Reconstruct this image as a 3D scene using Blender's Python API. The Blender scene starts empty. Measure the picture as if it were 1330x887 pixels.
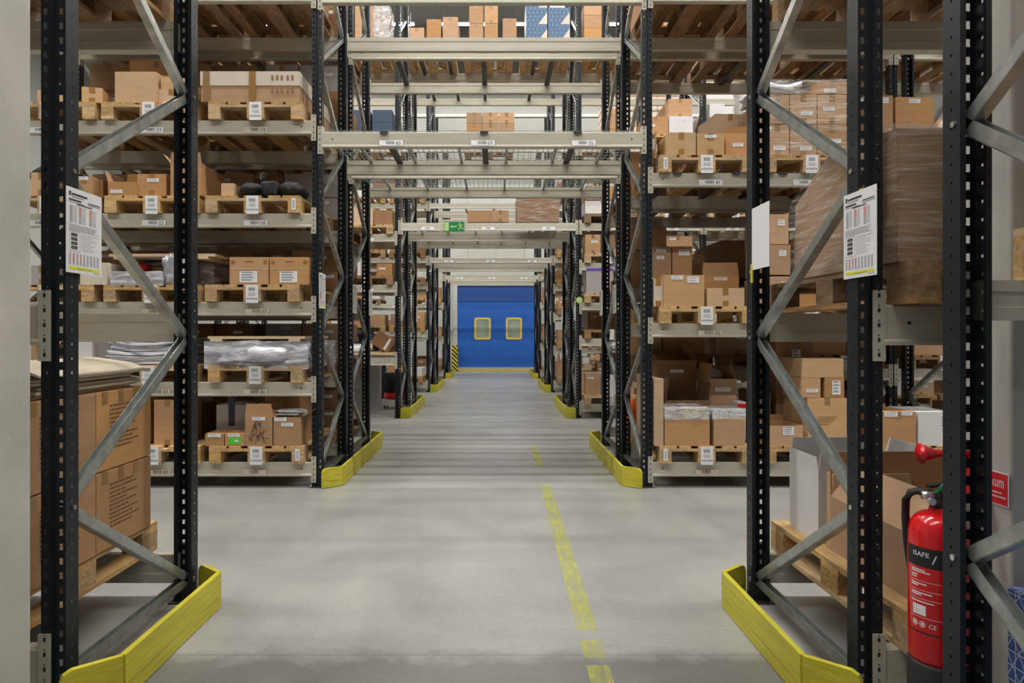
import bpy, math, random
from mathutils import Vector, Matrix
random.seed(7)
PI = math.pi
S = bpy.context.scene
COL = S.collection
F = 887.0; VX, VY = 644.0, 434.0; CH = 1.31
def PX(px, Y): return (px - VX) / F * Y
def PZ(py, Y): return CH + (VY - py) / F * Y

# ------------------------------------------------------------ materials
def node_mat(name):
    m = bpy.data.materials.new(name); m.use_nodes = True
    nt = m.node_tree; b = nt.nodes['Principled BSDF']
    return m, nt, b
def N(nt, t, **kw):
    n = nt.nodes.new(t)
    for k, v in kw.items():
        if k in n.inputs: n.inputs[k].default_value = v
        else: setattr(n, k, v)
    return n
def mat(name, col, rough=.6, metal=0, noise=0.0, scale=8, stretch=(1,1,1), rnd=0.0, bump=0.0, spec=.5, coord='Object', dark=None, emit=None, fine=None):
    m, nt, b = node_mat(name)
    L = nt.links
    b.inputs['Roughness'].default_value = rough; b.inputs['Metallic'].default_value = metal
    b.inputs['Specular IOR Level'].default_value = spec
    base = N(nt, 'ShaderNodeRGB'); base.outputs[0].default_value = (*col, 1)
    out = base.outputs[0]
    if noise or bump:
        tc = N(nt, 'ShaderNodeTexCoord'); mp = N(nt, 'ShaderNodeMapping'); mp.inputs['Scale'].default_value = stretch
        L.new(tc.outputs[coord], mp.inputs[0])
        nz = N(nt, 'ShaderNodeTexNoise'); nz.inputs['Scale'].default_value = scale; nz.inputs['Detail'].default_value = 5; nz.inputs['Roughness'].default_value = .6
        if rnd:
            oi0 = N(nt, 'ShaderNodeObjectInfo'); ad = N(nt, 'ShaderNodeVectorMath'); ad.operation = 'ADD'
            ml = N(nt, 'ShaderNodeMath'); ml.operation = 'MULTIPLY'; ml.inputs[1].default_value = 37
            L.new(oi0.outputs['Random'], ml.inputs[0]); L.new(mp.outputs[0], ad.inputs[0]); L.new(ml.outputs[0], ad.inputs[1]); L.new(ad.outputs[0], nz.inputs['Vector'])
        else: L.new(mp.outputs[0], nz.inputs['Vector'])
        if noise:
            rm = N(nt, 'ShaderNodeValToRGB'); rm.color_ramp.elements[0].position = .3; rm.color_ramp.elements[1].position = .7
            d = dark or tuple(c * (1 - noise) for c in col)
            rm.color_ramp.elements[0].color = (*d, 1); rm.color_ramp.elements[1].color = (*[min(1, c * (1 + noise * .35)) for c in col], 1)
            L.new(nz.outputs['Fac'], rm.inputs[0]); out = rm.outputs[0]
        if bump:
            bp = N(nt, 'ShaderNodeBump'); bp.inputs['Strength'].default_value = bump; bp.inputs['Distance'].default_value = .01
            L.new(nz.outputs['Fac'], bp.inputs['Height']); L.new(bp.outputs[0], b.inputs['Normal'])
    if rnd:
        oi = N(nt, 'ShaderNodeObjectInfo'); mr = N(nt, 'ShaderNodeMapRange')
        mr.inputs['To Min'].default_value = 1 - rnd; mr.inputs['To Max'].default_value = 1 + rnd * .6
        hs = N(nt, 'ShaderNodeHueSaturation'); L.new(oi.outputs['Random'], mr.inputs[0]); L.new(mr.outputs[0], hs.inputs['Value']); L.new(out, hs.inputs['Color'])
        mr2 = N(nt, 'ShaderNodeMapRange'); mr2.inputs['To Min'].default_value = .82; mr2.inputs['To Max'].default_value = 1.1
        fr = N(nt, 'ShaderNodeMath'); fr.operation = 'FRACT'; m7 = N(nt, 'ShaderNodeMath'); m7.operation = 'MULTIPLY'; m7.inputs[1].default_value = 7.31
        L.new(oi.outputs['Random'], m7.inputs[0]); L.new(m7.outputs[0], fr.inputs[0]); L.new(fr.outputs[0], mr2.inputs[0]); L.new(mr2.outputs[0], hs.inputs['Saturation'])
        out = hs.outputs[0]
    L.new(out, b.inputs['Base Color'])
    if emit:
        b.inputs['Emission Color'].default_value = (*emit[0], 1); b.inputs['Emission Strength'].default_value = emit[1]
    return m
M = {}
M['upright'] = mat('upright_paint', (.013, .017, .023), .45, noise=.35, scale=30, spec=.3)
M['beam'] = mat('beam_paint', (.50, .475, .39), .45, noise=.12, scale=3, stretch=(1, 6, 6), rnd=.06)
M['galv'] = mat('galvanised', (.46, .49, .48), .38, .8, noise=.35, scale=14)
M['bolt'] = mat('bolt_steel', (.7, .7, .7), .3, .9)
M['black'] = mat('black', (.012, .012, .013), .6)
M['barsteel'] = mat('bar_steel', (.05, .052, .055), .45, .3)
M['yellow'] = mat('yellow_paint', (.58, .52, .035), .5, noise=.28, scale=2.2, stretch=(5, 1.2, 26), bump=.12)
M['white'] = mat('paper_white', (.74, .75, .78), .55)
M['ink'] = mat('ink', (.03, .03, .035), .6)
M['greyink'] = mat('grey_ink', (.30, .31, .33), .6)
M['redink'] = mat('red_ink', (.62, .16, .14), .6)
M['yelink'] = mat('yellow_ink', (.72, .70, .03), .5)
M['card'] = mat('cardboard', (.46, .255, .115), .75, noise=.12, scale=5, stretch=(1, 1, 5), rnd=.2)
M['cardtan'] = mat('cardboard_tan', (.54, .35, .185), .75, noise=.1, scale=5, stretch=(1, 1, 5), rnd=.1)
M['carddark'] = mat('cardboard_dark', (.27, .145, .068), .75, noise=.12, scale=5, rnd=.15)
M['cardpale'] = mat('cardboard_pale', (.62, .54, .44), .7, noise=.08, scale=5, rnd=.08)
M['cardwhite'] = mat('cardboard_white', (.66, .65, .66), .6, noise=.05, scale=5)
M['cardgrey'] = mat('cardboard_grey', (.36, .34, .34), .6, noise=.05, scale=5, rnd=.1)
M['cardblue'] = mat('box_blue', (.022, .05, .10), .5, noise=.1, scale=20)
M['tape'] = mat('tape', (.30, .165, .06), .3, rnd=.15)
M['tapeclear'] = mat('tape_dark', (.05, .06, .08), .3)
M['wood'] = mat('pallet_wood', (.60, .385, .17), .8, noise=.4, scale=5, stretch=(8, 1.2, 8), rnd=.22, bump=.4)
M['woodx'] = mat('pallet_wood_cross', (.60, .385, .17), .8, noise=.4, scale=5, stretch=(1.2, 8, 8), rnd=.22, bump=.4)
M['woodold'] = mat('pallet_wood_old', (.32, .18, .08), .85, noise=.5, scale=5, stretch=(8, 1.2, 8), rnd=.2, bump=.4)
M['chip'] = mat('chipboard_block', (.50, .32, .15), .9, noise=.5, scale=60, rnd=.15, bump=.4)
M['ply'] = mat('plywood', (.62, .47, .29), .6, noise=.15, scale=4, stretch=(1, 8, 8))
M['red'] = mat('red_gloss', (.62, .008, .012), .18, spec=.6)
M['redsign'] = mat('red_sign', (.62, .012, .02), .35)
M['green'] = mat('green_sign', (.005, .20, .07), .4)
M['palegreen'] = mat('pale_green', (.42, .62, .22), .4)
M['stickergreen'] = mat('green_sticker', (.06, .6, .03), .4)
M['fabric'] = mat('black_fabric', (.014, .015, .019), .8, noise=.3, scale=12, bump=.5)
M['blue'] = mat('door_blue', (.022, .135, .56), .42, noise=.1, scale=2, stretch=(1, 1, .3))
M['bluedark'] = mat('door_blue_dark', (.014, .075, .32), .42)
M['pane'] = mat('door_pane', (.36, .42, .36), .25, noise=.3, scale=4)
M['doorframe'] = mat('door_frame', (.55, .56, .55), .4, .2)
M['doryel'] = mat('door_yellow', (.78, .60, .12), .4)
M['orange'] = mat('orange_plastic', (.75, .12, .02), .4)
M['foam'] = mat('white_foam', (.72, .73, .77), .4, noise=.15, scale=12, stretch=(1, 1, 14), bump=.7)
M['kraft'] = mat('kraft_paper', (.62, .54, .42), .75, noise=.2, scale=5, stretch=(1, 1, 10), bump=.5)
M['printbrown'] = mat('print_brown', (.13, .065, .03), .7)
M['silver'] = mat('silver_bag', (.60, .61, .66), .40, .25, noise=.5, scale=9, stretch=(1, 1, 3), bump=1.0)
M['skin'] = mat('skin', (.55, .32, .23), .5)
M['navy'] = mat('navy_cloth', (.02, .032, .055), .8, noise=.2, scale=8)
M['teal'] = mat('teal_cloth', (.03, .10, .14), .8)
M['purple'] = mat('purple', (.16, .07, .42), .5)
M['lampbody'] = mat('lamp_body', (.75, .75, .75), .4)
M['lamp'] = mat('lamp_tube', (.9, .9, .9), .4, emit=((1, .98, .95), 9))
M['lightblue'] = mat('pale_blue_card', (.25, .33, .50), .5)

def wrap_mat(name, col, lo, hi, sc):
    m, nt, b = node_mat(name); L = nt.links
    b.inputs['Base Color'].default_value = (*col, 1); b.inputs['Roughness'].default_value = .16; b.inputs['Specular IOR Level'].default_value = .7
    tr = N(nt, 'ShaderNodeBsdfTransparent'); mx = N(nt, 'ShaderNodeMixShader'); tc = N(nt, 'ShaderNodeTexCoord'); mp = N(nt, 'ShaderNodeMapping')
    mp.inputs['Scale'].default_value = sc; mp.inputs['Rotation'].default_value = (.35, .3, 0)
    nz = N(nt, 'ShaderNodeTexNoise'); nz.inputs['Scale'].default_value = 5; nz.inputs['Detail'].default_value = 6; nz.inputs['Roughness'].default_value = .65; nz.inputs['Distortion'].default_value = .6
    mr = N(nt, 'ShaderNodeMapRange'); mr.inputs['From Min'].default_value = .47; mr.inputs['From Max'].default_value = .68; mr.inputs['To Min'].default_value = lo; mr.inputs['To Max'].default_value = hi
    bp = N(nt, 'ShaderNodeBump'); bp.inputs['Strength'].default_value = .9; bp.inputs['Distance'].default_value = .02
    L.new(tc.outputs['Object'], mp.inputs[0]); L.new(mp.outputs[0], nz.inputs['Vector']); L.new(nz.outputs['Fac'], mr.inputs[0]); L.new(nz.outputs['Fac'], bp.inputs['Height']); L.new(bp.outputs[0], b.inputs['Normal'])
    L.new(mr.outputs[0], mx.inputs[0]); L.new(tr.outputs[0], mx.inputs[1]); L.new(b.outputs[0], mx.inputs[2])
    L.new(mx.outputs[0], nt.nodes['Material Output'].inputs['Surface'])
    return m
M['wrap'] = wrap_mat('stretch_film', (.72, .68, .64), .04, .62, (1, 1, 12))
M['wrapthick'] = wrap_mat('thick_film', (.68, .70, .76), .45, .97, (1.2, 1.2, 5))

def floor_mat():
    m, nt, b = node_mat('floor_concrete'); L = nt.links
    tc = N(nt, 'ShaderNodeTexCoord')
    n1 = N(nt, 'ShaderNodeTexNoise'); n1.inputs['Scale'].default_value = .9; n1.inputs['Detail'].default_value = 8; n1.inputs['Roughness'].default_value = .62; n1.inputs['Distortion'].default_value = 1.2
    L.new(tc.outputs['Object'], n1.inputs['Vector'])
    r1 = N(nt, 'ShaderNodeValToRGB'); r1.color_ramp.elements[0].position = .3; r1.color_ramp.elements[1].position = .72
    r1.color_ramp.elements[0].color = (.25, .252, .248, 1); r1.color_ramp.elements[1].color = (.36, .36, .345, 1); L.new(n1.outputs['Fac'], r1.inputs[0])
    # wheel streaks along the passage
    mp = N(nt, 'ShaderNodeMapping'); mp.inputs['Scale'].default_value = (3.2, .8, 1); mp.inputs['Rotation'].default_value = (0, 0, .3); L.new(tc.outputs['Object'], mp.inputs[0])
    n2 = N(nt, 'ShaderNodeTexNoise'); n2.inputs['Scale'].default_value = 1.6; n2.inputs['Detail'].default_value = 6; L.new(mp.outputs[0], n2.inputs['Vector'])
    r2 = N(nt, 'ShaderNodeValToRGB'); r2.color_ramp.elements[0].position = .32; r2.color_ramp.elements[1].position = .6
    r2.color_ramp.elements[0].color = (.93, .93, .94, 1); r2.color_ramp.elements[1].color = (1, 1, 1, 1); L.new(n2.outputs['Fac'], r2.inputs[0])
    mul = N(nt, 'ShaderNodeMix'); mul.data_type = 'RGBA'; mul.blend_type = 'MULTIPLY'; mul.inputs[0].default_value = 1
    L.new(r1.outputs[0], mul.inputs[6]); L.new(r2.outputs[0], mul.inputs[7])
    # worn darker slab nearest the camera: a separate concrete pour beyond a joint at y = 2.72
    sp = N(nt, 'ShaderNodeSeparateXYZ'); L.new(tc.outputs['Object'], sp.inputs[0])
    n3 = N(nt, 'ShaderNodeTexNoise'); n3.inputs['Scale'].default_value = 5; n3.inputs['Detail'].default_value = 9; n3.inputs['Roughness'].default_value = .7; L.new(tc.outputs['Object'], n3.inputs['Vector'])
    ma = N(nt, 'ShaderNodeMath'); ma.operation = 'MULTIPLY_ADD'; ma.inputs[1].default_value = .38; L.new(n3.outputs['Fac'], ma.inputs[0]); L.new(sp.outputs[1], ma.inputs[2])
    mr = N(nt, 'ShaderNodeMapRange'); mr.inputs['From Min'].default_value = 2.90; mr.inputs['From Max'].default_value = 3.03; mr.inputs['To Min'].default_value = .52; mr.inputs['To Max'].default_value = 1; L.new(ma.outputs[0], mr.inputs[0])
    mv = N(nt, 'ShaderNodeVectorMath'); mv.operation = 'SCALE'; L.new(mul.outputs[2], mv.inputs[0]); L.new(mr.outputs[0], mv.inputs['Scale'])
    jl = None
    for yy in (2.79, 6.12, 9.3, 13.2, 18.0):
        sb = N(nt, 'ShaderNodeMath'); sb.operation = 'SUBTRACT'; sb.inputs[1].default_value = yy; L.new(sp.outputs[1], sb.inputs[0])
        ab = N(nt, 'ShaderNodeMath'); ab.operation = 'ABSOLUTE'; L.new(sb.outputs[0], ab.inputs[0])
        lt = N(nt, 'ShaderNodeMath'); lt.operation = 'LESS_THAN'; lt.inputs[1].default_value = .004; L.new(ab.outputs[0], lt.inputs[0])
        if jl is None: jl = lt
        else:
            mxj = N(nt, 'ShaderNodeMath'); mxj.operation = 'MAXIMUM'; L.new(jl.outputs[0], mxj.inputs[0]); L.new(lt.outputs[0], mxj.inputs[1]); jl = mxj
    # dark rubber scuffs
    mp5 = N(nt, 'ShaderNodeMapping'); mp5.inputs['Scale'].default_value = (2.2, 9, 1); mp5.inputs['Rotation'].default_value = (0, 0, .25); L.new(tc.outputs['Object'], mp5.inputs[0])
    n5 = N(nt, 'ShaderNodeTexNoise'); n5.inputs['Scale'].default_value = 2.5; n5.inputs['Detail'].default_value = 10; n5.inputs['Roughness'].default_value = .75; L.new(mp5.outputs[0], n5.inputs['Vector'])
    m5 = N(nt, 'ShaderNodeMapRange'); m5.inputs['From Min'].default_value = .60; m5.inputs['From Max'].default_value = .74; m5.inputs['To Max'].default_value = .35; L.new(n5.outputs['Fac'], m5.inputs[0])
    jm = N(nt, 'ShaderNodeMath'); jm.operation = 'MULTIPLY_ADD'; jm.inputs[1].default_value = .45; L.new(jl.outputs[0], jm.inputs[0]); L.new(m5.outputs[0], jm.inputs[2])
    n6 = N(nt, 'ShaderNodeTexNoise'); n6.inputs['Scale'].default_value = 38; n6.inputs['Detail'].default_value = 6; n6.inputs['Roughness'].default_value = .7; L.new(tc.outputs['Object'], n6.inputs['Vector'])
    m6 = N(nt, 'ShaderNodeMapRange'); m6.inputs['From Min'].default_value = .3; m6.inputs['From Max'].default_value = .7; m6.inputs['To Min'].default_value = .88; m6.inputs['To Max'].default_value = 1.06; L.new(n6.outputs['Fac'], m6.inputs[0])
    mv2 = N(nt, 'ShaderNodeVectorMath'); mv2.operation = 'SCALE'; L.new(mv.outputs[0], mv2.inputs[0]); L.new(m6.outputs[0], mv2.inputs['Scale']); mv = mv2
    mxf = N(nt, 'ShaderNodeMix'); mxf.data_type = 'RGBA'; mxf.inputs[7].default_value = (.07, .07, .07, 1); L.new(jm.outputs[0], mxf.inputs[0]); L.new(mv.outputs[0], mxf.inputs[6])
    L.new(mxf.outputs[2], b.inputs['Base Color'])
    rr = N(nt, 'ShaderNodeMapRange'); rr.inputs['To Min'].default_value = .24; rr.inputs['To Max'].default_value = .42; L.new(n1.outputs['Fac'], rr.inputs[0]); L.new(rr.outputs[0], b.inputs['Roughness'])
    b.inputs['Specular IOR Level'].default_value = .45
    return m
M['floor'] = floor_mat()
M['walldark'] = mat('wall_cladding', (.30, .30, .28), .6, noise=.08, scale=1.2)
M['wall'] = mat('wall_panel', (.50, .51, .48), .6, noise=.08, scale=1.2, coord='Object')
M['concrete'] = mat('concrete', (.47, .455, .42), .75, noise=.16, scale=3.2, bump=.6)
def add_pits(m):
    nt = m.node_tree; L = nt.links; b = nt.nodes['Principled BSDF']; src = b.inputs['Base Color'].links[0].from_socket
    tc = N(nt, 'ShaderNodeTexCoord'); vo = N(nt, 'ShaderNodeTexVoronoi'); vo.inputs['Scale'].default_value = 9; L.new(tc.outputs['Object'], vo.inputs['Vector'])
    nz = N(nt, 'ShaderNodeTexNoise'); nz.inputs['Scale'].default_value = 2; L.new(tc.outputs['Object'], nz.inputs['Vector'])
    th = N(nt, 'ShaderNodeMapRange'); th.inputs['From Min'].default_value = .5; th.inputs['From Max'].default_value = .7; th.inputs['To Max'].default_value = .09; L.new(nz.outputs['Fac'], th.inputs[0])
    lt = N(nt, 'ShaderNodeMath'); lt.operation = 'LESS_THAN'; L.new(vo.outputs['Distance'], lt.inputs[0]); L.new(th.outputs[0], lt.inputs[1])
    mx = N(nt, 'ShaderNodeMix'); mx.data_type = 'RGBA'; mx.inputs[7].default_value = (.12, .115, .105, 1); L.new(lt.outputs[0], mx.inputs[0]); L.new(src, mx.inputs[6]); L.new(mx.outputs[2], b.inputs['Base Color'])
add_pits(M['concrete'])
M['ceiling'] = mat('ceiling', (.30, .305, .30), .8)
def paint_mat():
    m, nt, b = node_mat('worn_line_paint'); L = nt.links
    b.inputs['Base Color'].default_value = (.50, .52, .08, 1); b.inputs['Roughness'].default_value = .5
    tc = N(nt, 'ShaderNodeTexCoord'); mp = N(nt, 'ShaderNodeMapping'); mp.inputs['Scale'].default_value = (14, 3, 1); L.new(tc.outputs['Object'], mp.inputs[0])
    nz = N(nt, 'ShaderNodeTexNoise'); nz.inputs['Scale'].default_value = 2.2; nz.inputs['Detail'].default_value = 9; nz.inputs['Roughness'].default_value = .75; L.new(mp.outputs[0], nz.inputs['Vector'])
    mr = N(nt, 'ShaderNodeMapRange'); mr.inputs['From Min'].default_value = .40; mr.inputs['From Max'].default_value = .60; mr.inputs['To Min'].default_value = .15; mr.inputs['To Max'].default_value = .62; L.new(nz.outputs['Fac'], mr.inputs[0])
    tr = N(nt, 'ShaderNodeBsdfTransparent'); mx = N(nt, 'ShaderNodeMixShader'); L.new(mr.outputs[0], mx.inputs[0]); L.new(tr.outputs[0], mx.inputs[1]); L.new(b.outputs[0], mx.inputs[2])
    L.new(mx.outputs[0], nt.nodes['Material Output'].inputs['Surface'])
    return m
M['line'] = paint_mat()
def tri_mat(name, blue, sc, ln=(.62, .66, .74)):
    # blue print with a net of thin white lines forming triangles
    m, nt, b = node_mat(name); L = nt.links
    tc = N(nt, 'ShaderNodeTexCoord'); sp = N(nt, 'ShaderNodeSeparateXYZ'); L.new(tc.outputs['Object'], sp.inputs[0])
    hx = N(nt, 'ShaderNodeMath'); hx.operation = 'ADD'; L.new(sp.outputs[0], hx.inputs[0]); L.new(sp.outputs[1], hx.inputs[1])
    prev = None
    for ang in (0.0, PI / 3, -PI / 3, PI / 2):
        a = N(nt, 'ShaderNodeMath'); a.operation = 'MULTIPLY'; a.inputs[1].default_value = math.sin(ang) * sc; L.new(hx.outputs[0], a.inputs[0])
        c = N(nt, 'ShaderNodeMath'); c.operation = 'MULTIPLY_ADD'; c.inputs[1].default_value = math.cos(ang) * sc; L.new(sp.outputs[2], c.inputs[0]); L.new(a.outputs[0], c.inputs[2])
        f = N(nt, 'ShaderNodeMath'); f.operation = 'FRACT'; L.new(c.outputs[0], f.inputs[0])
        g = N(nt, 'ShaderNodeMath'); g.operation = 'LESS_THAN'; g.inputs[1].default_value = .07; L.new(f.outputs[0], g.inputs[0])
        if prev is None: prev = g
        else:
            k = N(nt, 'ShaderNodeMath'); k.operation = 'MAXIMUM'; L.new(prev.outputs[0], k.inputs[0]); L.new(g.outputs[0], k.inputs[1]); prev = k
    mx = N(nt, 'ShaderNodeMix'); mx.data_type = 'RGBA'; mx.inputs[6].default_value = (*blue, 1); mx.inputs[7].default_value = (*ln, 1)
    L.new(prev.outputs[0], mx.inputs[0]); L.new(mx.outputs[2], b.inputs['Base Color']); b.inputs['Roughness'].default_value = .5
    return m
M['bluetri'] = tri_mat('blue_net_print', (.06, .12, .38), 26)
M['bluetrismall'] = tri_mat('blue_net_print_far', (.03, .085, .18), 17, (.16, .26, .40))
def hazard_mat():
    m, nt, b = node_mat('hazard_stripes'); L = nt.links
    tc = N(nt, 'ShaderNodeTexCoord'); sp = N(nt, 'ShaderNodeSeparateXYZ'); L.new(tc.outputs['Object'], sp.inputs[0])
    a = N(nt, 'ShaderNodeMath'); a.operation = 'ADD'; L.new(sp.outputs[0], a.inputs[0]); L.new(sp.outputs[2], a.inputs[1])
    s = N(nt, 'ShaderNodeMath'); s.operation = 'MULTIPLY'; s.inputs[1].default_value = 7; L.new(a.outputs[0], s.inputs[0])
    f = N(nt, 'ShaderNodeMath'); f.operation = 'FRACT'; L.new(s.outputs[0], f.inputs[0])
    g = N(nt, 'ShaderNodeMath'); g.operation = 'LESS_THAN'; g.inputs[1].default_value = .5; L.new(f.outputs[0], g.inputs[0])
    mx = N(nt, 'ShaderNodeMix'); mx.data_type = 'RGBA'; mx.inputs[6].default_value = (.02, .02, .02, 1); mx.inputs[7].default_value = (.7, .62, .04, 1)
    L.new(g.outputs[0], mx.inputs[0]); L.new(mx.outputs[2], b.inputs['Base Color'])
    return m
M['hazard'] = hazard_mat()

# ------------------------------------------------------------ mesh builder
class MB:
    def __init__(s): s.v = []; s.f = []; s.m = []; s.mats = []
    def mi(s, mt):
        if mt not in s.mats: s.mats.append(mt)
        return s.mats.index(mt)
    def add(s, vs, fs, mt):
        o = len(s.v); s.v += [tuple(p) for p in vs]; k = s.mi(mt)
        for f in fs: s.f.append(tuple(i + o for i in f)); s.m.append(k)
        return s
    def box(s, x0, x1, y0, y1, z0, z1, mt):
        v = [(x, y, z) for z in (z0, z1) for y in (y0, y1) for x in (x0, x1)]
        return s.add(v, [(0, 2, 3, 1), (4, 5, 7, 6), (0, 1, 5, 4), (2, 6, 7, 3), (0, 4, 6, 2), (1, 3, 7, 5)], mt)
    def quad(s, a, b, c, d, mt): return s.add([a, b, c, d], [(0, 1, 2, 3)], mt)
    def prism(s, poly, ax, a0, a1, mt):
        n = len(poly)
        def P(p, a):
            return {'x': (a, p[0], p[1]), 'y': (p[0], a, p[1]), 'z': (p[0], p[1], a)}[ax]
        v = [P(p, a0) for p in poly] + [P(p, a1) for p in poly]
        fs = [tuple(range(n))[::-1], tuple(range(n, 2 * n))] + [(i, (i + 1) % n, (i + 1) % n + n, i + n) for i in range(n)]
        return s.add(v, fs, mt)
    def bar(s, p, q, w, h, mt, up=(0, 0, 1)):
        p = Vector(p); q = Vector(q); d = (q - p).normalized(); sd = d.cross(Vector(up))
        if sd.length < 1e-4: sd = d.cross(Vector((1, 0, 0)))
        sd.normalize(); u = sd.cross(d); v = []
        for c in (p, q):
            for a, b in ((-1, -1), (1, -1), (1, 1), (-1, 1)): v.append(c + sd * a * w / 2 + u * b * h / 2)
        return s.add(v, [(0, 1, 2, 3), (7, 6, 5, 4), (0, 4, 5, 1), (1, 5, 6, 2), (2, 6, 7, 3), (3, 7, 4, 0)], mt)
    def lathe(s, prof, mt, n=24, c=(0, 0, 0), axis='z', mats=None):
        rows = []; o = len(s.v)
        for r, h in prof:
            for i in range(n):
                a = 2 * PI * i / n; x, y = r * math.cos(a), r * math.sin(a)
                p = (x, y, h) if axis == 'z' else ((h, x, y) if axis == 'x' else (x, h, y))
                s.v.append((p[0] + c[0], p[1] + c[1], p[2] + c[2]))
        for j in range(len(prof) - 1):
            k = s.mi(mats[j] if mats else mt)
            for i in range(n):
                s.f.append((o + j * n + i, o + j * n + (i + 1) % n, o + (j + 1) * n + (i + 1) % n, o + (j + 1) * n + i)); s.m.append(k)
        k = s.mi(mt)
        s.f.append(tuple(o + i for i in range(n))[::-1]); s.m.append(k)
        s.f.append(tuple(o + (len(prof) - 1) * n + i for i in range(n))); s.m.append(k)
        return s
    def tube(s, pts, r, mt, n=8):
        pts = [Vector(p) for p in pts]; o = len(s.v)
        for j, p in enumerate(pts):
            d = (pts[min(j + 1, len(pts) - 1)] - pts[max(j - 1, 0)]).normalized()
            a = d.cross(Vector((0, 0, 1)) if abs(d.z) < .9 else Vector((1, 0, 0))).normalized(); b = d.cross(a)
            for i in range(n):
                t = 2 * PI * i / n; s.v.append(tuple(p + a * math.cos(t) * r + b * math.sin(t) * r))
        k = s.mi(mt)
        for j in range(len(pts) - 1):
            for i in range(n):
                s.f.append((o + j * n + i, o + j * n + (i + 1) % n, o + (j + 1) * n + (i + 1) % n, o + (j + 1) * n + i)); s.m.append(k)
        s.f.append(tuple(o + i for i in range(n))); s.m.append(k)
        s.f.append(tuple(o + (len(pts) - 1) * n + i for i in range(n))); s.m.append(k)
        return s
    def mesh(s, name, smooth=False):
        me = bpy.data.meshes.new(name); me.from_pydata(s.v, [], s.f)
        for mt in s.mats: me.materials.append(M[mt])
        me.polygons.foreach_set('material_index', s.m)
        if smooth: me.polygons.foreach_set('use_smooth', [True] * len(s.f))
        me.update(); return me
def link(name, data, parent=None, loc=(0, 0, 0), rz=0, rx=0, ry=0):
    o = bpy.data.objects.new(name, data); COL.objects.link(o); o.location = loc; o.rotation_euler = (rx, ry, rz)
    if parent: o.parent = parent
    return o
def tag(o, label, cat, group=None, kind=None):
    if label: o['label'] = label
    if cat: o['category'] = cat
    if group: o['group'] = group
    if kind: o['kind'] = kind
    return o
def empty(name, loc, label, cat, group=None, rz=0):
    o = link(name, None, None, loc, rz); o.empty_display_size = .1
    return tag(o, label, cat, group)
def struct(name, mb, loc=(0, 0, 0)):
    o = link(name, mb.mesh(name), None, loc); o['kind'] = 'structure'; return o
MC = {}
def cached(key, fn):
    if key not in MC: MC[key] = fn()
    return MC[key]
ORD = ['bottom', 'first', 'second', 'third', 'fourth', 'fifth', 'sixth', 'seventh', 'eighth', 'ninth', 'tenth']

# ------------------------------------------------------------ text as meshes
TC = {}
def text_polys(s, size):
    k = (s, size)
    if k not in TC:
        cu = bpy.data.curves.new('txt', 'FONT'); cu.body = s; cu.size = size; cu.resolution_u = 2
        o = bpy.data.objects.new('txt', cu); COL.objects.link(o)
        dg = bpy.context.evaluated_depsgraph_get(); dg.update(); me = bpy.data.meshes.new_from_object(o.evaluated_get(dg))
        TC[k] = ([tuple(v.co) for v in me.vertices], [tuple(p.vertices) for p in me.polygons])
        COL.objects.unlink(o); bpy.data.objects.remove(o); bpy.data.curves.remove(cu); bpy.data.meshes.remove(me)
    return TC[k]
def put_text(mb, s, size, fn, mt):
    v, f = text_polys(s, size); mb.add([fn(p[0], p[1]) for p in v], f, mt)

# ------------------------------------------------------------ rack parts
UW, UD, UH = .086, .072, 6.9
def upright_mesh():
    mb = MB(); P = .05; hw = UW / 2; n = int(UH / P); g = .009
    pr = [(-hw, 0), (-.011, 0), (-.007, g), (.007, g), (.011, 0), (hw, 0)]
    # hole columns at x = +-.027
    def strip(x0, y0, x1, y1, z0, z1): mb.quad((x0, y0, z0), (x1, y1, z0), (x1, y1, z1), (x0, y0, z1), 'upright')
    for i in range(n):
        z0 = i * P; za, zb, z1 = z0 + .014, z0 + .036, z0 + P
        for sgn in (-1, 1):
            a, b, c, d = sgn * .011, sgn * .0215, sgn * .033, sgn * hw
            strip(a, 0, b, 0, za, zb); strip(c, 0, d, 0, za, zb)
            strip(a, 0, d, 0, z0, za); strip(a, 0, d, 0, zb, z1)
            x = sgn * hw   # flange with small round-ish hole
            ya, yb = .032, .039; zc, zd = z0 + .021, z0 + .029
            for q in (((0, zc), (ya, zd)), ((yb, zc), (UD, zd)), ((0, z0), (UD, zc)), ((0, zd), (UD, z1))):
                (p0, q0), (p1, q1) = q; mb.quad((x, p0, q0), (x, p1, q0), (x, p1, q1), (x, p0, q1), 'upright')
    for (a, b) in zip(pr[1:5], pr[2:5]): strip(a[0], a[1], b[0], b[1], 0, n * P)
    for sgn in (-1, 1):
        x = sgn * hw; mb.quad((x, UD, 0), (x - sgn * .016, UD, 0), (x - sgn * .016, UD, n * P), (x, UD, n * P), 'upright')
        mb.quad((x - sgn * .016, UD, 0), (x - sgn * .016, UD - .01, 0), (x - sgn * .016, UD - .01, n * P), (x - sgn * .016, UD, n * P), 'upright')
    return mb.mesh('upright')
def foot_mesh():
    mb = MB(); mb.box(-.06, .06, -.03, .10, 0, .006, 'barsteel'); mb.box(-.035, .035, .01, .05, .006, .07, 'barsteel')
    for x in (-.05, .05): mb.lathe([(.009, .006), (.009, .02), (.004, .022), (.004, .034)], 'bolt', 8, (x, -.015, 0))
    return mb.mesh('foot_plate')
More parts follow.
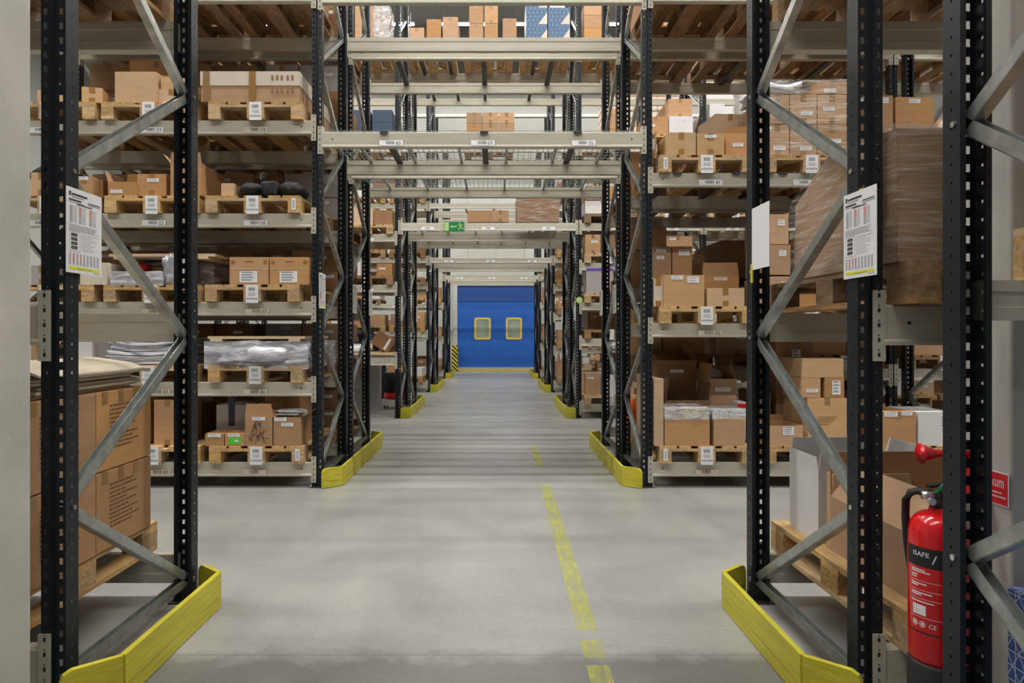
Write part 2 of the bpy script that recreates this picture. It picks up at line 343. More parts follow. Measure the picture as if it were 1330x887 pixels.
def brace_mesh(d, dz):
    mb = MB(); p = Vector((0, .045, 0)); q = Vector((0, d - .045, dz)); t = (q - p).normalized(); nrm = Vector((0, -t.z, t.y)); w, h, th = .034, .040, .003
    for off, a, b in ((-w / 2, th, h), (w / 2 - th, th, h)):
        mb.bar(p + Vector((off + th / 2, 0, 0)), q + Vector((off + th / 2, 0, 0)), th, h, 'galv', up=nrm)
    mb.bar(p - nrm * (h / 2), q - nrm * (h / 2), w, th, 'galv', up=nrm)
    for e in (p, q):
        mb.lathe([(.006, -.047), (.009, -.047), (.009, -.042), (.005, -.042), (.005, .042), (.009, .042), (.009, .048), (.006, .048)], 'bolt', 8, tuple(e), 'x')
    return mb.mesh('brace')
def frame(x, y0, y1, typ, label, group):
    r = empty('storage_rack', (x, y0, 0), label, 'rack frame', group)
    d = y1 - y0
    for yy, rz in ((0, 0), (d, PI)):
        u = link('upright', cached('up', upright_mesh), r, (0, yy, 0), rz)
        link('foot_plate', cached('foot', foot_mesh), u)
    fa = [.11 + 1.183 * i for i in range(6)]; ra = [.70 + 1.183 * i for i in range(6)]
    front, rear = (ra, fa) if typ == 'b' else (fa, ra)
    seq = []
    for a, b in zip(fa, ra): seq += [a, b]
    for i in range(len(seq) - 1):
        z0, z1 = seq[i], seq[i + 1]; lowrear = (typ == 'b') == (i % 2 == 0)
        if lowrear: zf, zr = z1, z0
        else: zf, zr = z0, z1
        link('brace', cached(('br', round(d, 2), round(zr - zf, 3)), lambda: brace_mesh(d, zr - zf)), r, (0, 0, zf))
    link('brace', cached(('br', round(d, 2), 0), lambda: brace_mesh(d, 0)), r, (0, 0, .10))
    return r
def beam_mesh(L, h):
    mb = MB(); e = .014
    poly = [(0, 0), (-e, 0), (-e, .013), (-.003, .022), (-.003, h - .006), (.003, h), (.044, h), (.044, h * .72), (.040, h * .70), (.040, h * .34), (.044, h * .32), (.044, 0)]
    mb.prism(poly, 'x', -L / 2, L / 2, 'beam')
    for x in (-L / 2 + .09, L / 2 - .09): mb.lathe([(.007, -.0045), (.007, -.003)], 'black', 8, (x, 0, h * .55), 'y')
    return mb.mesh('shelf_beam')
def conn_mesh(h):
    mb = MB(); zt, zb = h + .05, -.055
    mb.box(-.004, .036, -.006, 0, zb, zt, 'beam'); mb.box(-.007, -.002, -.006, .05, zb, zt, 'beam')
    for i in range(5):
        z = zb + .022 + i * (zt - zb - .04) / 4; mb.box(.012, .021, -.0068, -.0055, z - .007, z + .007, 'black')
        mb.box(.014, .019, -.0068, -.0055, z + .013, z + .018, 'black')
    return mb.mesh('end_connector')
def label_mesh(txt, pale=True, w=.20, h=.047):
    mb = MB(); mb.box(-w / 2, w / 2, -.002, 0, 0, h, 'white' if pale else 'cardpale')
    rs = random.Random(sum(map(ord, txt)) * 7 % 999); x = -w * .22
    while x < w * .13:
        b = rs.choice((.002, .003, .005)); mb.quad((x, -.0025, h * .25), (x + b, -.0025, h * .25), (x + b, -.0025, h * .85), (x, -.0025, h * .85), 'ink'); x += b + rs.choice((.0025, .004))
    if txt: put_text(mb, txt, h * .95, lambda a, b: (w * .20 + a, -.0027, h * .17 + b), 'ink')
    return mb.mesh('location_label')
def beam(x0, x1, y, ztop, h, rear, label, group, labels=(), rail=True):
    """x0,x1 upright centres; y outer face of the frame"""
    a, b = x0 + UW / 2, x1 - UW / 2; L = b - a
    o = link('shelf_beam', cached(('beam', round(L, 3), h), lambda: beam_mesh(L, h)), None, ((a + b) / 2, y, ztop - h), PI if rear else 0)
    tag(o, label, 'shelf beam', group)
    for sgn in (-1, 1):
        c = link('end_connector', cached(('conn', h), lambda: conn_mesh(h)), o, (sgn * L / 2, -.001, 0))
        if sgn < 0: c.scale = (-1, 1, 1)
    for (lx, txt, pale) in labels:
        lo = link('location_label', cached(('lab', txt, pale), lambda: label_mesh(txt, pale)), o, (lx - (a + b) / 2, -.014, .012), 0)
        lo.rotation_euler[0] = -.12
    return o

# ------------------------------------------------------------ pallets
def pallet_parts(W='wood', WX='woodx', CHP='chip'):
    d = {}
    mb = MB()
    for x0, w in ((0, .145), (.1675, .10), (.3275, .145), (.5325, .10), (.655, .145)): mb.box(x0 - .4, x0 + w - .4, -.6, .6, .122, .144, W)
    d['deck_board'] = mb.mesh('deck')
    mb = MB(); mb.box(-.4, .4, -.0725, .0725, .100, .122, WX); d['cross'] = mb.mesh('cross')
    mb = MB(); mb.box(-.05, .05, -.6, .6, 0, .022, W); d['runner'] = mb.mesh('runner')
    mb = MB(); mb.box(-.0725, .0725, -.6, .6, 0, .022, W); d['runnerm'] = mb.mesh('runner')
    for k, w in (('block', .10), ('blockm', .145)):
        for mt in ('chip', 'woodx'):
            mb = MB(); mb.box(-w / 2, w / 2, -.0725, .0725, .022, .100, {'chip': CHP, 'woodx': WX}[mt]); d[k + mt] = mb.mesh('block')
    mb = MB()
    for x0, w in ((0, .145), (.1675, .10), (.3275, .145), (.5325, .10), (.655, .145)): mb.box(x0 - .4, x0 + w - .4, -.6, .6, .122, .144, W)
    for y in (-.5275, 0, .5275): mb.box(-.4, .4, y - .0725, y + .0725, .100, .122, WX)
    for x, w in ((-.35, .1), (0, .145), (.35, .1)):
        mb.box(x - w / 2, x + w / 2, -.6, .6, 0, .022, W)
        for y in (-.5275, 0, .5275): mb.box(x - w / 2, x + w / 2, y - .0725, y + .0725, .022, .1, CHP)
    d['whole'] = mb.mesh('pallet'); return d
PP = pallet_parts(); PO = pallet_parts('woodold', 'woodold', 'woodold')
def plabel_mesh():
    mb = MB(); mb.box(-.052, .052, -.0015, 0, -.012, .142, 'white')
    for i, (z0, z1) in enumerate(((.09, .12), (.015, .032))):
        x = -.028
        while x < .026: mb.quad((x, -.002, z0), (x + .004, -.002, z0), (x + .004, -.002, z1), (x, -.002, z1), 'ink'); x += .008 if i == 0 else .009
    for z in (.07, .06, .05): mb.quad((-.03, -.002, z), (.03, -.002, z), (.03, -.002, z + .004), (-.03, -.002, z + .004), 'greyink')
    for sx in (-1, 1): mb.quad((sx * .04 - .005, -.002, .018), (sx * .04 + .005, -.002, .018), (sx * .04 + .005, -.002, .028), (sx * .04 - .005, -.002, .028), 'ink')
    return mb.mesh('pallet_label')
def elabel_mesh():
    mb = MB(); mb.box(-.018, .018, -.0015, 0, .022, .122, 'white')
    for i in range(4):
        z = .04 + i * .017; mb.quad((-.008, -.002, z), (.008, -.002, z), (.008, -.002, z + .012), (-.008, -.002, z + .012), 'lightblue')
    return mb.mesh('side_label')
def pallet(xc, yf, z, label, group, detail=True, lab=True, elab=False, rz=0, old=False):
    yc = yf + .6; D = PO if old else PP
    if detail:
        r = empty('pallet', (xc, yc, z), label, 'pallet', group, rz)
        link('deck_board', D['deck_board'], r)
        for y in (-.5275, 0, .5275): link('cross_board', D['cross'], r, (0, y, 0))
        for x, k in ((-.35, ''), (0, 'm'), (.35, '')):
            link('bottom_board', D['runner' + k], r, (x, 0, 0))
            for y in (-.5275, 0, .5275): link('block', D['block' + k + random.choice(('chip', 'woodx'))], r, (x, y, 0))
    else:
        r = link('pallet', D['whole'], None, (xc, yc, z), rz); tag(r, label, 'pallet', group)
    if lab: link('pallet_label', cached('pl', plabel_mesh), r, (0, -.601, 0))
    if elab:
        link('side_label', cached('el', elabel_mesh), r, (elab * .35, -.601, 0))
    return r

# ------------------------------------------------------------ boxes
def closed_mesh(w, d, h, mt):
    mb = MB(); b = min(.004, w * .02)
    # body with tiny rounded long edges and a closed flap seam
    poly = [(-w / 2 + b, 0), (w / 2 - b, 0), (w / 2, b), (w / 2, h - b), (w / 2 - b, h), (-w / 2 + b, h), (-w / 2, h - b), (-w / 2, b)]
    mb.prism(poly, 'y', -d / 2, d / 2, mt); return mb.mesh('box_body')
def open_mesh(w, d, h, mt):
    mb = MB(); t = .005
    mb.box(-w / 2, w / 2, -d / 2, -d / 2 + t, 0, h, mt); mb.box(-w / 2, w / 2, d / 2 - t, d / 2, 0, h, mt)
    mb.box(-w / 2, -w / 2 + t, -d / 2 + t, d / 2 - t, 0, h, mt); mb.box(w / 2 - t, w / 2, -d / 2 + t, d / 2 - t, 0, h, mt)
    mb.box(-w / 2 + t, w / 2 - t, -d / 2 + t, d / 2 - t, 0, t, mt)
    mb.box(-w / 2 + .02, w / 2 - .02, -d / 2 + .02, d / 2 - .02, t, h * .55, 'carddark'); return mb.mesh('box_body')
def tape_mesh(w, d, h):
    mb = MB(); t = .024; e = .0012
    mb.box(-t, t, -d / 2 - e, d / 2 + e, h, h + e, 'tape')
    mb.box(-t, t, -d / 2 - e, -d / 2, h - min(.06, h * .4), h, 'tape'); mb.box(-t, t, -d / 2 - e, -d / 2, 0, min(.05, h * .3), 'tape')
    return mb.mesh('packing_tape')
def slabel_mesh(w, h, lines=2):
    mb = MB(); mb.box(-w / 2, w / 2, -.0012, 0, -h / 2, h / 2, 'white'); rs = random.Random(int(w * 1e4) + int(h * 1e3))
    for i in range(lines):
        z = h / 2 - h * (i + .7) / (lines + .4); mb.quad((-w * .4, -.0016, z), (w * rs.uniform(.1, .4), -.0016, z), (w * rs.uniform(.1, .4), -.0016, z + h * .12), (-w * .4, -.0016, z + h * .12), 'greyink')
    return mb.mesh('shipping_label')
def flap(o, w, d, h, side, ang, mt, ln=None):
    """side 'f','b','l','r'; ang 0 = straight up, 90 = folded outwards flat"""
    a = math.radians(ang); s = math.sin(a); c = math.cos(a); t = .004; ln = ln or min(w, d) * .45
    mb = MB()
    if side in 'fb':
        sg = -1 if side == 'f' else 1; y = sg * (d / 2)
        mb.add([(-w / 2, y, h), (w / 2, y, h), (w / 2 - .01, y + sg * s * ln, h + c * ln), (-w / 2 + .01, y + sg * s * ln, h + c * ln),
                (-w / 2, y - sg * t, h), (w / 2, y - sg * t, h), (w / 2 - .01, y + sg * s * ln - sg * t, h + c * ln), (-w / 2 + .01, y + sg * s * ln - sg * t, h + c * ln)],
               [(0, 1, 2, 3), (7, 6, 5, 4), (0, 4, 5, 1), (1, 5, 6, 2), (2, 6, 7, 3), (3, 7, 4, 0)], mt)
    else:
        sg = -1 if side == 'l' else 1; x = sg * (w / 2)
        mb.add([(x, -d / 2, h), (x, d / 2, h), (x + sg * s * ln, d / 2 - .01, h + c * ln), (x + sg * s * ln, -d / 2 + .01, h + c * ln),
                (x - sg * t, -d / 2, h), (x - sg * t, d / 2, h), (x + sg * s * ln - sg * t, d / 2 - .01, h + c * ln), (x + sg * s * ln - sg * t, -d / 2 + .01, h + c * ln)],
               [(0, 1, 2, 3), (7, 6, 5, 4), (0, 4, 5, 1), (1, 5, 6, 2), (2, 6, 7, 3), (3, 7, 4, 0)], mt)
    link('flap', mb.mesh('flap'), o)
def cbox(xc, yf, z, w, d, h, label, mt='card', group=None, tape=True, labs=(), flaps=(), rz=0, name='cardboard_box', wrap=False, cat='box'):
    w = round(w, 3); d = round(d, 3); h = round(h, 3)
    if flaps: me = open_mesh(w, d, h, mt)
    else: me = cached(('cb', w, d, h, mt), lambda: closed_mesh(w, d, h, mt))
    if name == 'cardboard_box': name = 'open_box' if flaps else ('carton' if mt in ('cardwhite', 'cardpale', 'cardgrey', 'cardblue') else name)
    o = link(name, me, None, (xc, yf + d / 2, z), rz); tag(o, label, cat, group)
    if tape and not flaps: link('packing_tape', cached(('tp', w, d, h), lambda: tape_mesh(w, d, h)), o)
    for (lx, lz, lw, lh) in labs:
        link('shipping_label', cached(('sl', lw, lh), lambda: slabel_mesh(lw, lh, 2 if lh < .06 else 4)), o, (lx * w / 2, -d / 2 - .001, lz * h))
    for f in flaps: flap(o, w, d, h, f[0], f[1], mt, *f[2:])
    if wrap: film(o, w, d, h, wrap if isinstance(wrap, str) else 'wrap')
    return o
def film(o, w, d, h, mt='wrap', e=.012, name='stretch_wrap', jit=.006, z0=-.01, seed=1):
    mb = MB(); rs = random.Random(seed); n = 10
    def face(P):
        g = {}
        vs = []
        for j in range(n + 1):
            for i in range(n + 1): vs.append(P(i / n, j / n, rs.uniform(-jit, jit) if 0 < i < n and 0 < j < n else 0))
        mb.add(vs, [(j * (n + 1) + i, j * (n + 1) + i + 1, (j + 1) * (n + 1) + i + 1, (j + 1) * (n + 1) + i) for j in range(n) for i in range(n)], mt)
    X, Y, Z = w / 2 + e, d / 2 + e, h + e
    face(lambda u, v, r: (-X + 2 * X * u, -Y + r, z0 + (Z - z0) * v)); face(lambda u, v, r: (-X + 2 * X * u, Y + r, z0 + (Z - z0) * v))
    face(lambda u, v, r: (-X + r, -Y + 2 * Y * u, z0 + (Z - z0) * v)); face(lambda u, v, r: (X + r, -Y + 2 * Y * u, z0 + (Z - z0) * v))
    face(lambda u, v, r: (-X + 2 * X * u, -Y + 2 * Y * v, Z + r))
    link(name, mb.mesh(name, True), o)
def pbox(p, Y, ztop_of, d, label, mt='card', **kw):
    """p = (x0,x1,ytop) in photo pixels on the plane at distance Y; stands at height ztop_of"""
    x0, x1 = PX(p[0], Y), PX(p[1], Y); h = PZ(p[2], Y) - ztop_of
    return cbox((x0 + x1) / 2, Y, ztop_of, x1 - x0 - .004, d, h, label, mt, **kw)
def lump(name, label, cat, loc, sx, sy, sz, mt, seed=0, jit=.25, nx=28, ny=14, nz=8, shape='box', group=None, parent=None, rz=0):
    """a closed crumpled or soft body: rounded box with folds"""
    rs = random.Random(seed); mb = MB(); n = 40; m = 18; v = []
    ph = [rs.uniform(0, 6.28) for _ in range(8)]
    for j in range(m + 1):
        t = PI * j / m
        for i in range(n):
            a = 2 * PI * i / n; e = .35 if shape == 'box' else .9
            sg = lambda q: (abs(q) ** e) * (1 if q >= 0 else -1)
            x, y, z = sg(math.cos(a)) * sg(math.sin(t)), sg(math.sin(a)) * sg(math.sin(t)), sg(math.cos(t))
            k = 1 + jit * .16 * (math.sin(7 * a + ph[0] + 3 * t) + math.sin(13 * a + ph[1] - 5 * t) + .7 * math.sin(5 * t + ph[2] + 2 * a)) + jit * rs.uniform(-.12, .12)
            v.append((x * sx / 2 * k, y * sy / 2 * k, max(0, (z * k + 1) / 2 * sz)))
    fs = [(j * n + i, j * n + (i + 1) % n, (j + 1) * n + (i + 1) % n, (j + 1) * n + i) for j in range(m) for i in range(n)]
    mb.add(v, [f[::-1] for f in fs], mt)
    o = link(name, mb.mesh(name, True), parent, loc, rz)
    if not parent: tag(o, label, cat, group)
    return o
def sheets(name, label, cat, loc, w, d, h, n, mt, seed=0, sag=.0, group=None, off=.02):
    rs = random.Random(seed); mb = MB()
    for i in range(n):
        z0 = h * i / n; z1 = h * (i + .8) / n; dx, dy = rs.uniform(-off, off), rs.uniform(-off, off); k = 8; v = []
        for zz in (z0, z1):
            for q in range(k + 1):
                x = -w / 2 + w * q / k + dx; zs = zz + sag * (1 - (2 * q / k - 1) ** 2) * i / n + (rs.uniform(-.3, .3) * h / n)
                v += [(x, -d / 2 + dy, zs), (x, d / 2 + dy, zs)]
        B = 2 * (k + 1); fs = []
        for q in range(k):
            a = 2 * q; fs += [(a, a + 1, a + 3, a + 2), (B + a, B + a + 2, B + a + 3, B + a + 1), (a, a + 2, B + a + 2, B + a), (a + 1, B + a + 1, B + a + 3, a + 3)]
        fs += [(0, B, B + 1, 1), (2 * k, 2 * k + 1, B + 2 * k + 1, B + 2 * k)]
        mb.add(v, fs, mt)
    o = link(name, mb.mesh(name), None, loc); tag(o, label, cat, group); return o

# for each shelf filling (by its seed) the running numbers of boxes of which the photograph shows nothing
UNSEEN = {300: (1, 2, 9, 10,), 301: (9, 10, 11, 12, 13, 14,), 302: (7, 8,), 303: (7, 8, 13, 14,), 304: (17, 18,), 305: (1, 6, 7, 8, 9, 10,), 320: (1, 2, 3, 4,), 321: (5, 6,), 322: (5, 6, 7,), 323: (4, 5, 6, 7, 8,), 324: (4, 6, 8, 10,), 340: (3, 4,), 341: (3, 4,), 342: (1, 2, 3, 4, 5,), 343: (1, 2, 3, 4,), 360: (4, 5, 6,), 361: (1, 2,), 362: (1, 2,), 363: (3,), 364: (3, 5, 6,), 366: (1, 2, 3, 4,), 380: (1, 2, 3,), 381: (1, 2, 3, 4, 5, 6, 7, 8, 9, 10,), 382: (1, 2, 3, 4, 5, 6, 7, 8, 9, 10,), 383: (2, 5, 6, 7, 8, 9, 10,), 384: (3, 6, 7, 8, 9, 10, 11,), 385: (1, 2, 3, 4,), 401: (3, 4, 5, 6,), 402: (2, 4, 7, 8, 9,), 403: (2, 4, 5, 7, 8,), 420: (4, 5,), 421: (2, 3, 4,), 422: (2, 3, 4, 5, 6,), 423: (2, 3,), 424: (2, 3, 4, 5, 6,), 425: (2, 3, 4, 5, 6,), 430: (1, 2, 3, 4, 5, 6, 7,), 432: (1, 2, 3, 4, 5,), 433: (1, 2, 4, 5, 6,), 434: (1, 2,), 441: (2, 6, 7, 9,), 442: (4,), 443: (1, 2, 3, 4, 5,), 451: (4, 5, 6, 7,), 452: (4, 5,), 453: (1, 2, 3, 4, 5, 6,), 460: (4, 5,), 461: (2, 3, 4, 5,), 470: (4, 5,), 471: (1, 2, 3, 4,), 472: (1, 2, 3, 4, 5, 6, 7, 8, 9,), 473: (1, 2, 3, 4, 5, 6, 7, 8, 9, 10,), 474: (1, 2, 4, 5, 6, 7,), 480: (2, 3,), 481: (2, 3, 4, 5, 6, 7,), 482: (1, 2, 3, 4, 5, 6, 7, 8,), 483: (1, 2, 3, 4, 5, 6, 7, 8, 9, 10, 11, 12, 13, 14, 15,), 484: (1, 2, 3, 4, 5, 6, 7, 8, 9, 10,)}
LE, WS, EXPO = 1550, .22, -.41
# ============================================================ LAYOUT
XL, XR = -1.529, 1.294
XLL, XRR = -4.35, 4.115
RK = {'near': (.88, 1.912, 'a', 'nearest rack'), '1': (2.36, 3.405, 'b', 'first rack'), '2a': (5.84, 6.86, 'a', 'second rack'), '2b': (7.07, 8.09, 'b', 'third rack'),
      '3a': (10.65, 11.62, 'a', 'fourth rack'), '3b': (11.85, 12.87, 'b', 'fifth rack'), '4a': (15.45, 16.45, 'a', 'sixth rack'), '4b': (16.68, 17.68, 'b', 'seventh rack'),
      '5a': (20.1, 21.1, 'a', 'eighth rack'), '5b': (21.3, 22.3, 'b', 'ninth rack')}
FX = {'near': [(XR, 'right of passage')], '1': [(XL, 'left of passage'), (XR, 'right of passage')]}
FX['2a'] = FX['2b'] = [(XLL, 'far left end'), (XL, 'left of passage'), (XR, 'right of passage'), (XRR, 'far right end')]
FX['2b'] = FX['2b'] + [(6.9, 'outermost right')]
for k in ('3a', '3b', '4a', '4b'): FX[k] = [(XLL, 'outer left'), (XL, 'left of passage'), (XR, 'right of passage'), (3.24, 'one bay right of passage'), (5.95, 'two bays right of passage')]
for k in ('3a', '3b'): FX[k].append((8.65, 'three bays right of passage'))
for k in ('5a', '5b'): FX[k] = [(XLL, 'outer left'), (XL, 'left of passage'), (XR, 'right of passage'), (3.24, 'one bay right of passage')]
for k, lst in FX.items():
    y0, y1, t, nm = RK[k]
    for x, wh in lst:
        frame(x, y0, y1, t, f'dark braced upright frame of the {nm} from camera, {wh}', 'dark braced rack frames')

# ---- beams
BC = 0
def bay(k, x0, x1, levels, where, h=.118, labs=None, mesh=False):
    y0, y1, t, nm = RK[k]
    for i, z in enumerate(levels):
        lv = f'{i + 1} of {len(levels)}'
        n = ['lowest', 'second', 'third', 'fourth', 'fifth', 'sixth', 'seventh'][i]
        beam(x0, x1, y0, z, h, False, f'pale grey front beam, {n} level, {where}, {nm} from camera', 'pale grey shelf beams', (labs or {}).get(i, ()))
        beam(x0, x1, y1, z, h, True, f'pale grey rear beam, {n} level, {where}, {nm} from camera', 'pale grey shelf beams')
LV_L = [.215, .90, 1.587, 2.342, 3.137, 4.27]
LV_R = [.215, 1.402, 2.688, 4.27]
LV_R2 = [.215, .95, 1.80, 2.688, 4.27]
A3 = [-2.05, -2.93, -3.82]
PRX = [1.79, 2.68, 3.62]
def lx(px): return PX(px, 5.83)
labL = {0: [(lx(331), '', False), (lx(206), '89', False)], 1: [(lx(332), '86', False), (lx(206), '00', False)], 2: [(lx(334), '07', False), (lx(200), '', False)],
        3: [(lx(332), '08', True), (lx(200), '22', True), (lx(52), '', True)], 4: [(lx(332), '19', False), (lx(197), '33', True), (lx(52), '', True)]}
labR = {0: [(lx(918), '', False)], 1: [(lx(922), '30', False)], 2: [(lx(923), '41', True), (lx(1045), '', True)]}
bay('2a', XLL, XL, LV_L, 'left bay', labs=labL)
bay('2b', XLL, XL, LV_L, 'left bay')
bay('2a', XR, XRR, LV_R, 'right bay', labs=labR)
bay('2b', XR, XRR, LV_R2, 'right bay')
bay('2b', XRR, 6.9, LV_R2, 'outer right bay')
PW = {0: [(lx(508), '83', True), (lx(627), '69', True), (lx(758), '55', True)]}
bay('2a', XL, XR, [3.038, 4.27], 'over the passage', h=.132, labs=PW)
bay('2b', XL, XR, [3.038, 4.27], 'over the passage', h=.118)
# rack 1 side bays: only the ends beside the passage show
bay('1', XL - 2.8, XL, [.225, 1.412, 2.85], 'left bay', h=.14)
bay('1', XR, XR + 2.8, [.225, 1.412, 2.85], 'right bay', h=.14)
y0, y1, t, nm = RK['near']
beam(XR, XR + 2.8, y1, 1.458, .11, True, 'pale grey rear beam right beside the concrete column, nearest rack, right edge', 'pale grey shelf beams')
L3L = [2.08, 2.87, 4.27, 5.73]; L3R = [.22, 1.24, 1.80, 2.42, 3.04, 4.27, 5.73]; L3R2 = [.22, .93, 2.0, 3.04, 4.27, 5.73]
def sl(x0, x1, n=3, t=('',)): return [(x0 + (x1 - x0) * (i + .5) / n, t[i % len(t)], True) for i in range(n)]
bay('3a', XLL, XL, L3L, 'left bay', labs={i: sl(XLL, XL) for i in range(4)})
bay('3b', XLL, XL, [2.35, 3.04, 4.27, 5.73], 'left bay')
bay('3a', XR, 3.24, L3R, 'first bay right', labs={i: sl(XR, 3.24, 2) for i in range(7)}); bay('3b', XR, 3.24, [.22, 1.24, 2.42, 3.04, 4.27, 5.73], 'first bay right')
bay('3a', 3.24, 5.95, L3R2, 'second bay right', labs={i: sl(3.24, 5.95, 3) for i in range(6)}); bay('3b', 3.24, 5.95, [.22, .93, 2.0, 3.04, 4.27, 5.73], 'second bay right')
bay('3a', 5.95, 8.65, [.22, .93, 2.0, 3.04, 4.27], 'third bay right', labs={i: sl(5.95, 8.65, 3) for i in range(5)}); bay('3b', 5.95, 8.65, [.22, .93, 3.04, 4.27], 'third bay right')
bay('3a', XL, XR, [3.04, 5.73], 'over the passage', labs={0: sl(XL, XR)}); bay('3b', XL, XR, [3.04, 5.73], 'over the passage')
for k in ('4a', '4b', '5a', '5b'):
    hasl = k.endswith('a')
    bay(k, XL, XR, [3.04, 4.27] if k[0] == '4' else [3.04], 'over the passage', labs={0: sl(XL, XR)} if hasl else None)
    bay(k, XLL, XL, [.22, 1.36, 2.45, 3.04, 4.27] if k[0] == '4' else [.22, 1.2, 2.2, 3.04], 'left bay', labs={i: sl(XLL, XL) for i in range(4)} if hasl else None)
    bay(k, XR, 3.24, [.22, 1.0, 1.75, 2.4, 3.04, 4.27] if k[0] == '4' else [.22, 1.0, 2.2, 3.04], 'first bay right', labs={i: sl(XR, 3.24, 2) for i in range(4)} if hasl else None)
for k in ('4a', '4b'): bay(k, 3.24, 5.95, [.22, 1.1, 2.0, 3.04, 4.27], 'second bay right')

# ---- support bars and wire decks over the passage
def sbar(x, k, z, wh, dx=0):
    y0, y1, t, nm = RK[k]; mb = MB(); mb.box(-.028, .028, 0, y1 - y0 - .09, -.03, 0, 'barsteel'); mb.box(-.034, .034, -.062, 0, -.001, .004, 'barsteel'); mb.box(-.034, .034, -.066, -.0605, -.02, .004, 'barsteel'); mb.box(-.028, .028, y1 - y0 - .09, y1 - y0 - .04, -.001, .004, 'barsteel')
    o = link('support_bar', cached(('sb', round(y1 - y0, 2)), lambda: mb.mesh('support_bar')), None, (x, y0 + .045, z)); tag(o, f'dark steel pallet support bar {wh}, {nm} from camera', 'support bar', 'dark pallet support bars')
for k, z, xs in (('2b', 4.27, (-1.05, -.13, .60)), ('3a', 5.73, (-1.2, -.75, -.2, .62)), ('3b', 5.73, (-1.15, -.7, -.2, .62))):
    for i, x in enumerate(xs): sbar(x, k, z, f'{ORD[i + 1]} from left high over passage')
for i, x in enumerate((-.955, -.10, .70)): sbar(x, '2a', 3.038, f'{ORD[i + 1]} from left beneath the wire decks')
for i, x in enumerate((1.55, 2.05, 2.45, 2.95, 3.4, 3.9)):
    sbar(x, '2a', 2.688, f'{ORD[i + 1]} from passage under right bay pallets')
    if i % 2 == 0: sbar(x + .2, '2b', 4.27, f'{ORD[i + 1]} from passage high in right bay')
for i, x in enumerate((-3.5, -2.6, -1.8)): sbar(x, '2b', 4.27, f'{ORD[i + 1]} from left high in left bay')
def deck(k, x, i):
    y0, y1, t, nm = RK[k]; d = y1 - y0 - .02; w = .88; mb = MB(); r = .0022
    n = int(w / .05)
    for a in range(n + 1): xx = -w / 2 + a * w / n; mb.box(xx - r, xx + r, 0, d, -r, r, 'galv')
    for b in range(11): yy = b * d / 10; mb.box(-w / 2, w / 2, yy - r, yy + r, r, 3 * r, 'galv')
    g = link('wire_deck', cached(('wd', round(d, 2)), lambda: mb.mesh('wire_deck')), None, (x, y0 + .01, 3.046)); tag(g, f'galvanised wire mesh deck, {["left", "middle", "right"][i]} of three over the passage, {nm} from camera', 'wire deck', 'wire mesh decks over the passage')
    mb = MB()
    for xx in (-.22, .22): mb.box(xx - .012, xx + .012, .035, d - .035, -.034, -.004, 'galv')
    link('support_channel', cached(('wc', round(d, 2)), lambda: mb.mesh('support_channel')), g)
for k in ('2a', '2b', '3a', '3b'):
    for i, x in enumerate((-1.02, -.12, .78)): deck(k, x, i)

# ---- yellow guards
def guard(yn, yf, side, nm, split):
    sx = 1 if side == 'left' else -1; X0 = XL + UW / 2 + .005 if side == 'left' else XR - UW / 2 - .005
    xo = X0 + sx * .150; t = .022; H = .168
    r = empty('rack_guard', (xo, (yn + yf) / 2, 0), f'scuffed yellow kick guard on the {side} of the passage around the {nm}', 'rack guard', 'yellow guards around the rack feet')
    def board(p, q, name, roundat=None):
        p = Vector(p); q = Vector(q); d = (q - p).normalized(); nr = Vector((-d.y, d.x)) * t / 2; L = (q - p).length; mb = MB()
        prof = [(0, .004), (L, .004), (L, H), (0, H)]
        if roundat == 'p': prof = [(0, .004), (L, .004), (L, H), (.035, H), (.01, H - .012), (0, H - .035)]
        if roundat == 'q': prof = [(0, .004), (L, .004), (L, H - .035), (L - .01, H - .012), (L - .035, H), (0, H)]
        v = []
        for s in (-1, 1): v += [(p.x + d.x * a + s * nr.x - xo, p.y + d.y * a + s * nr.y - (yn + yf) / 2, b) for a, b in prof]
        n = len(prof); mb.add(v, [tuple(range(n))[::-1], tuple(range(n, 2 * n))] + [(i, (i + 1) % n, (i + 1) % n + n, i + n) for i in range(n)], 'yellow')
        mb.add([(p.x + d.x * a + s * nr.x * 1.03 - xo, p.y + d.y * a + s * nr.y * 1.03 - (yn + yf) / 2, b) for s in (-1,) for a, b in ((.02, .058), (L * .96, .058), (L * .96, .060), (.02, .060))], [(0, 1, 2, 3)], 'ink')
        mb.add([(p.x + d.x * a + nr.x * 1.03 - xo, p.y + d.y * a + nr.y * 1.03 - (yn + yf) / 2, b) for a, b in ((.02, .058), (L * .96, .058), (L * .96, .060), (.02, .060))], [(0, 1, 2, 3)], 'ink')
        link(name, mb.mesh(name), r)
    cuts = [yn + .075] + ([(yn + yf) / 2 - .15] if split else []) + [yf - .12]
    for a, b in zip(cuts, cuts[1:]): board((xo, a), (xo, b - .003), 'side_board')
    board((xo, yn + .073), (X0 + sx * .008, yn - .055), 'end_board', 'q'); board((xo, yf - .12), (X0 + sx * .008, yf), 'end_board', 'q')
for k1, k2, nm, sp in (('1', '1', 'nearest portal feet', False), ('2a', '2b', 'second portal feet', True), ('3a', '3b', 'third portal feet', True), ('4a', '4b', 'fourth portal feet', True), ('5a', '5b', 'farthest portal feet', True)):
    for sd in ('left', 'right'): guard(RK[k1][0], RK[k2][1], sd, nm, sp)

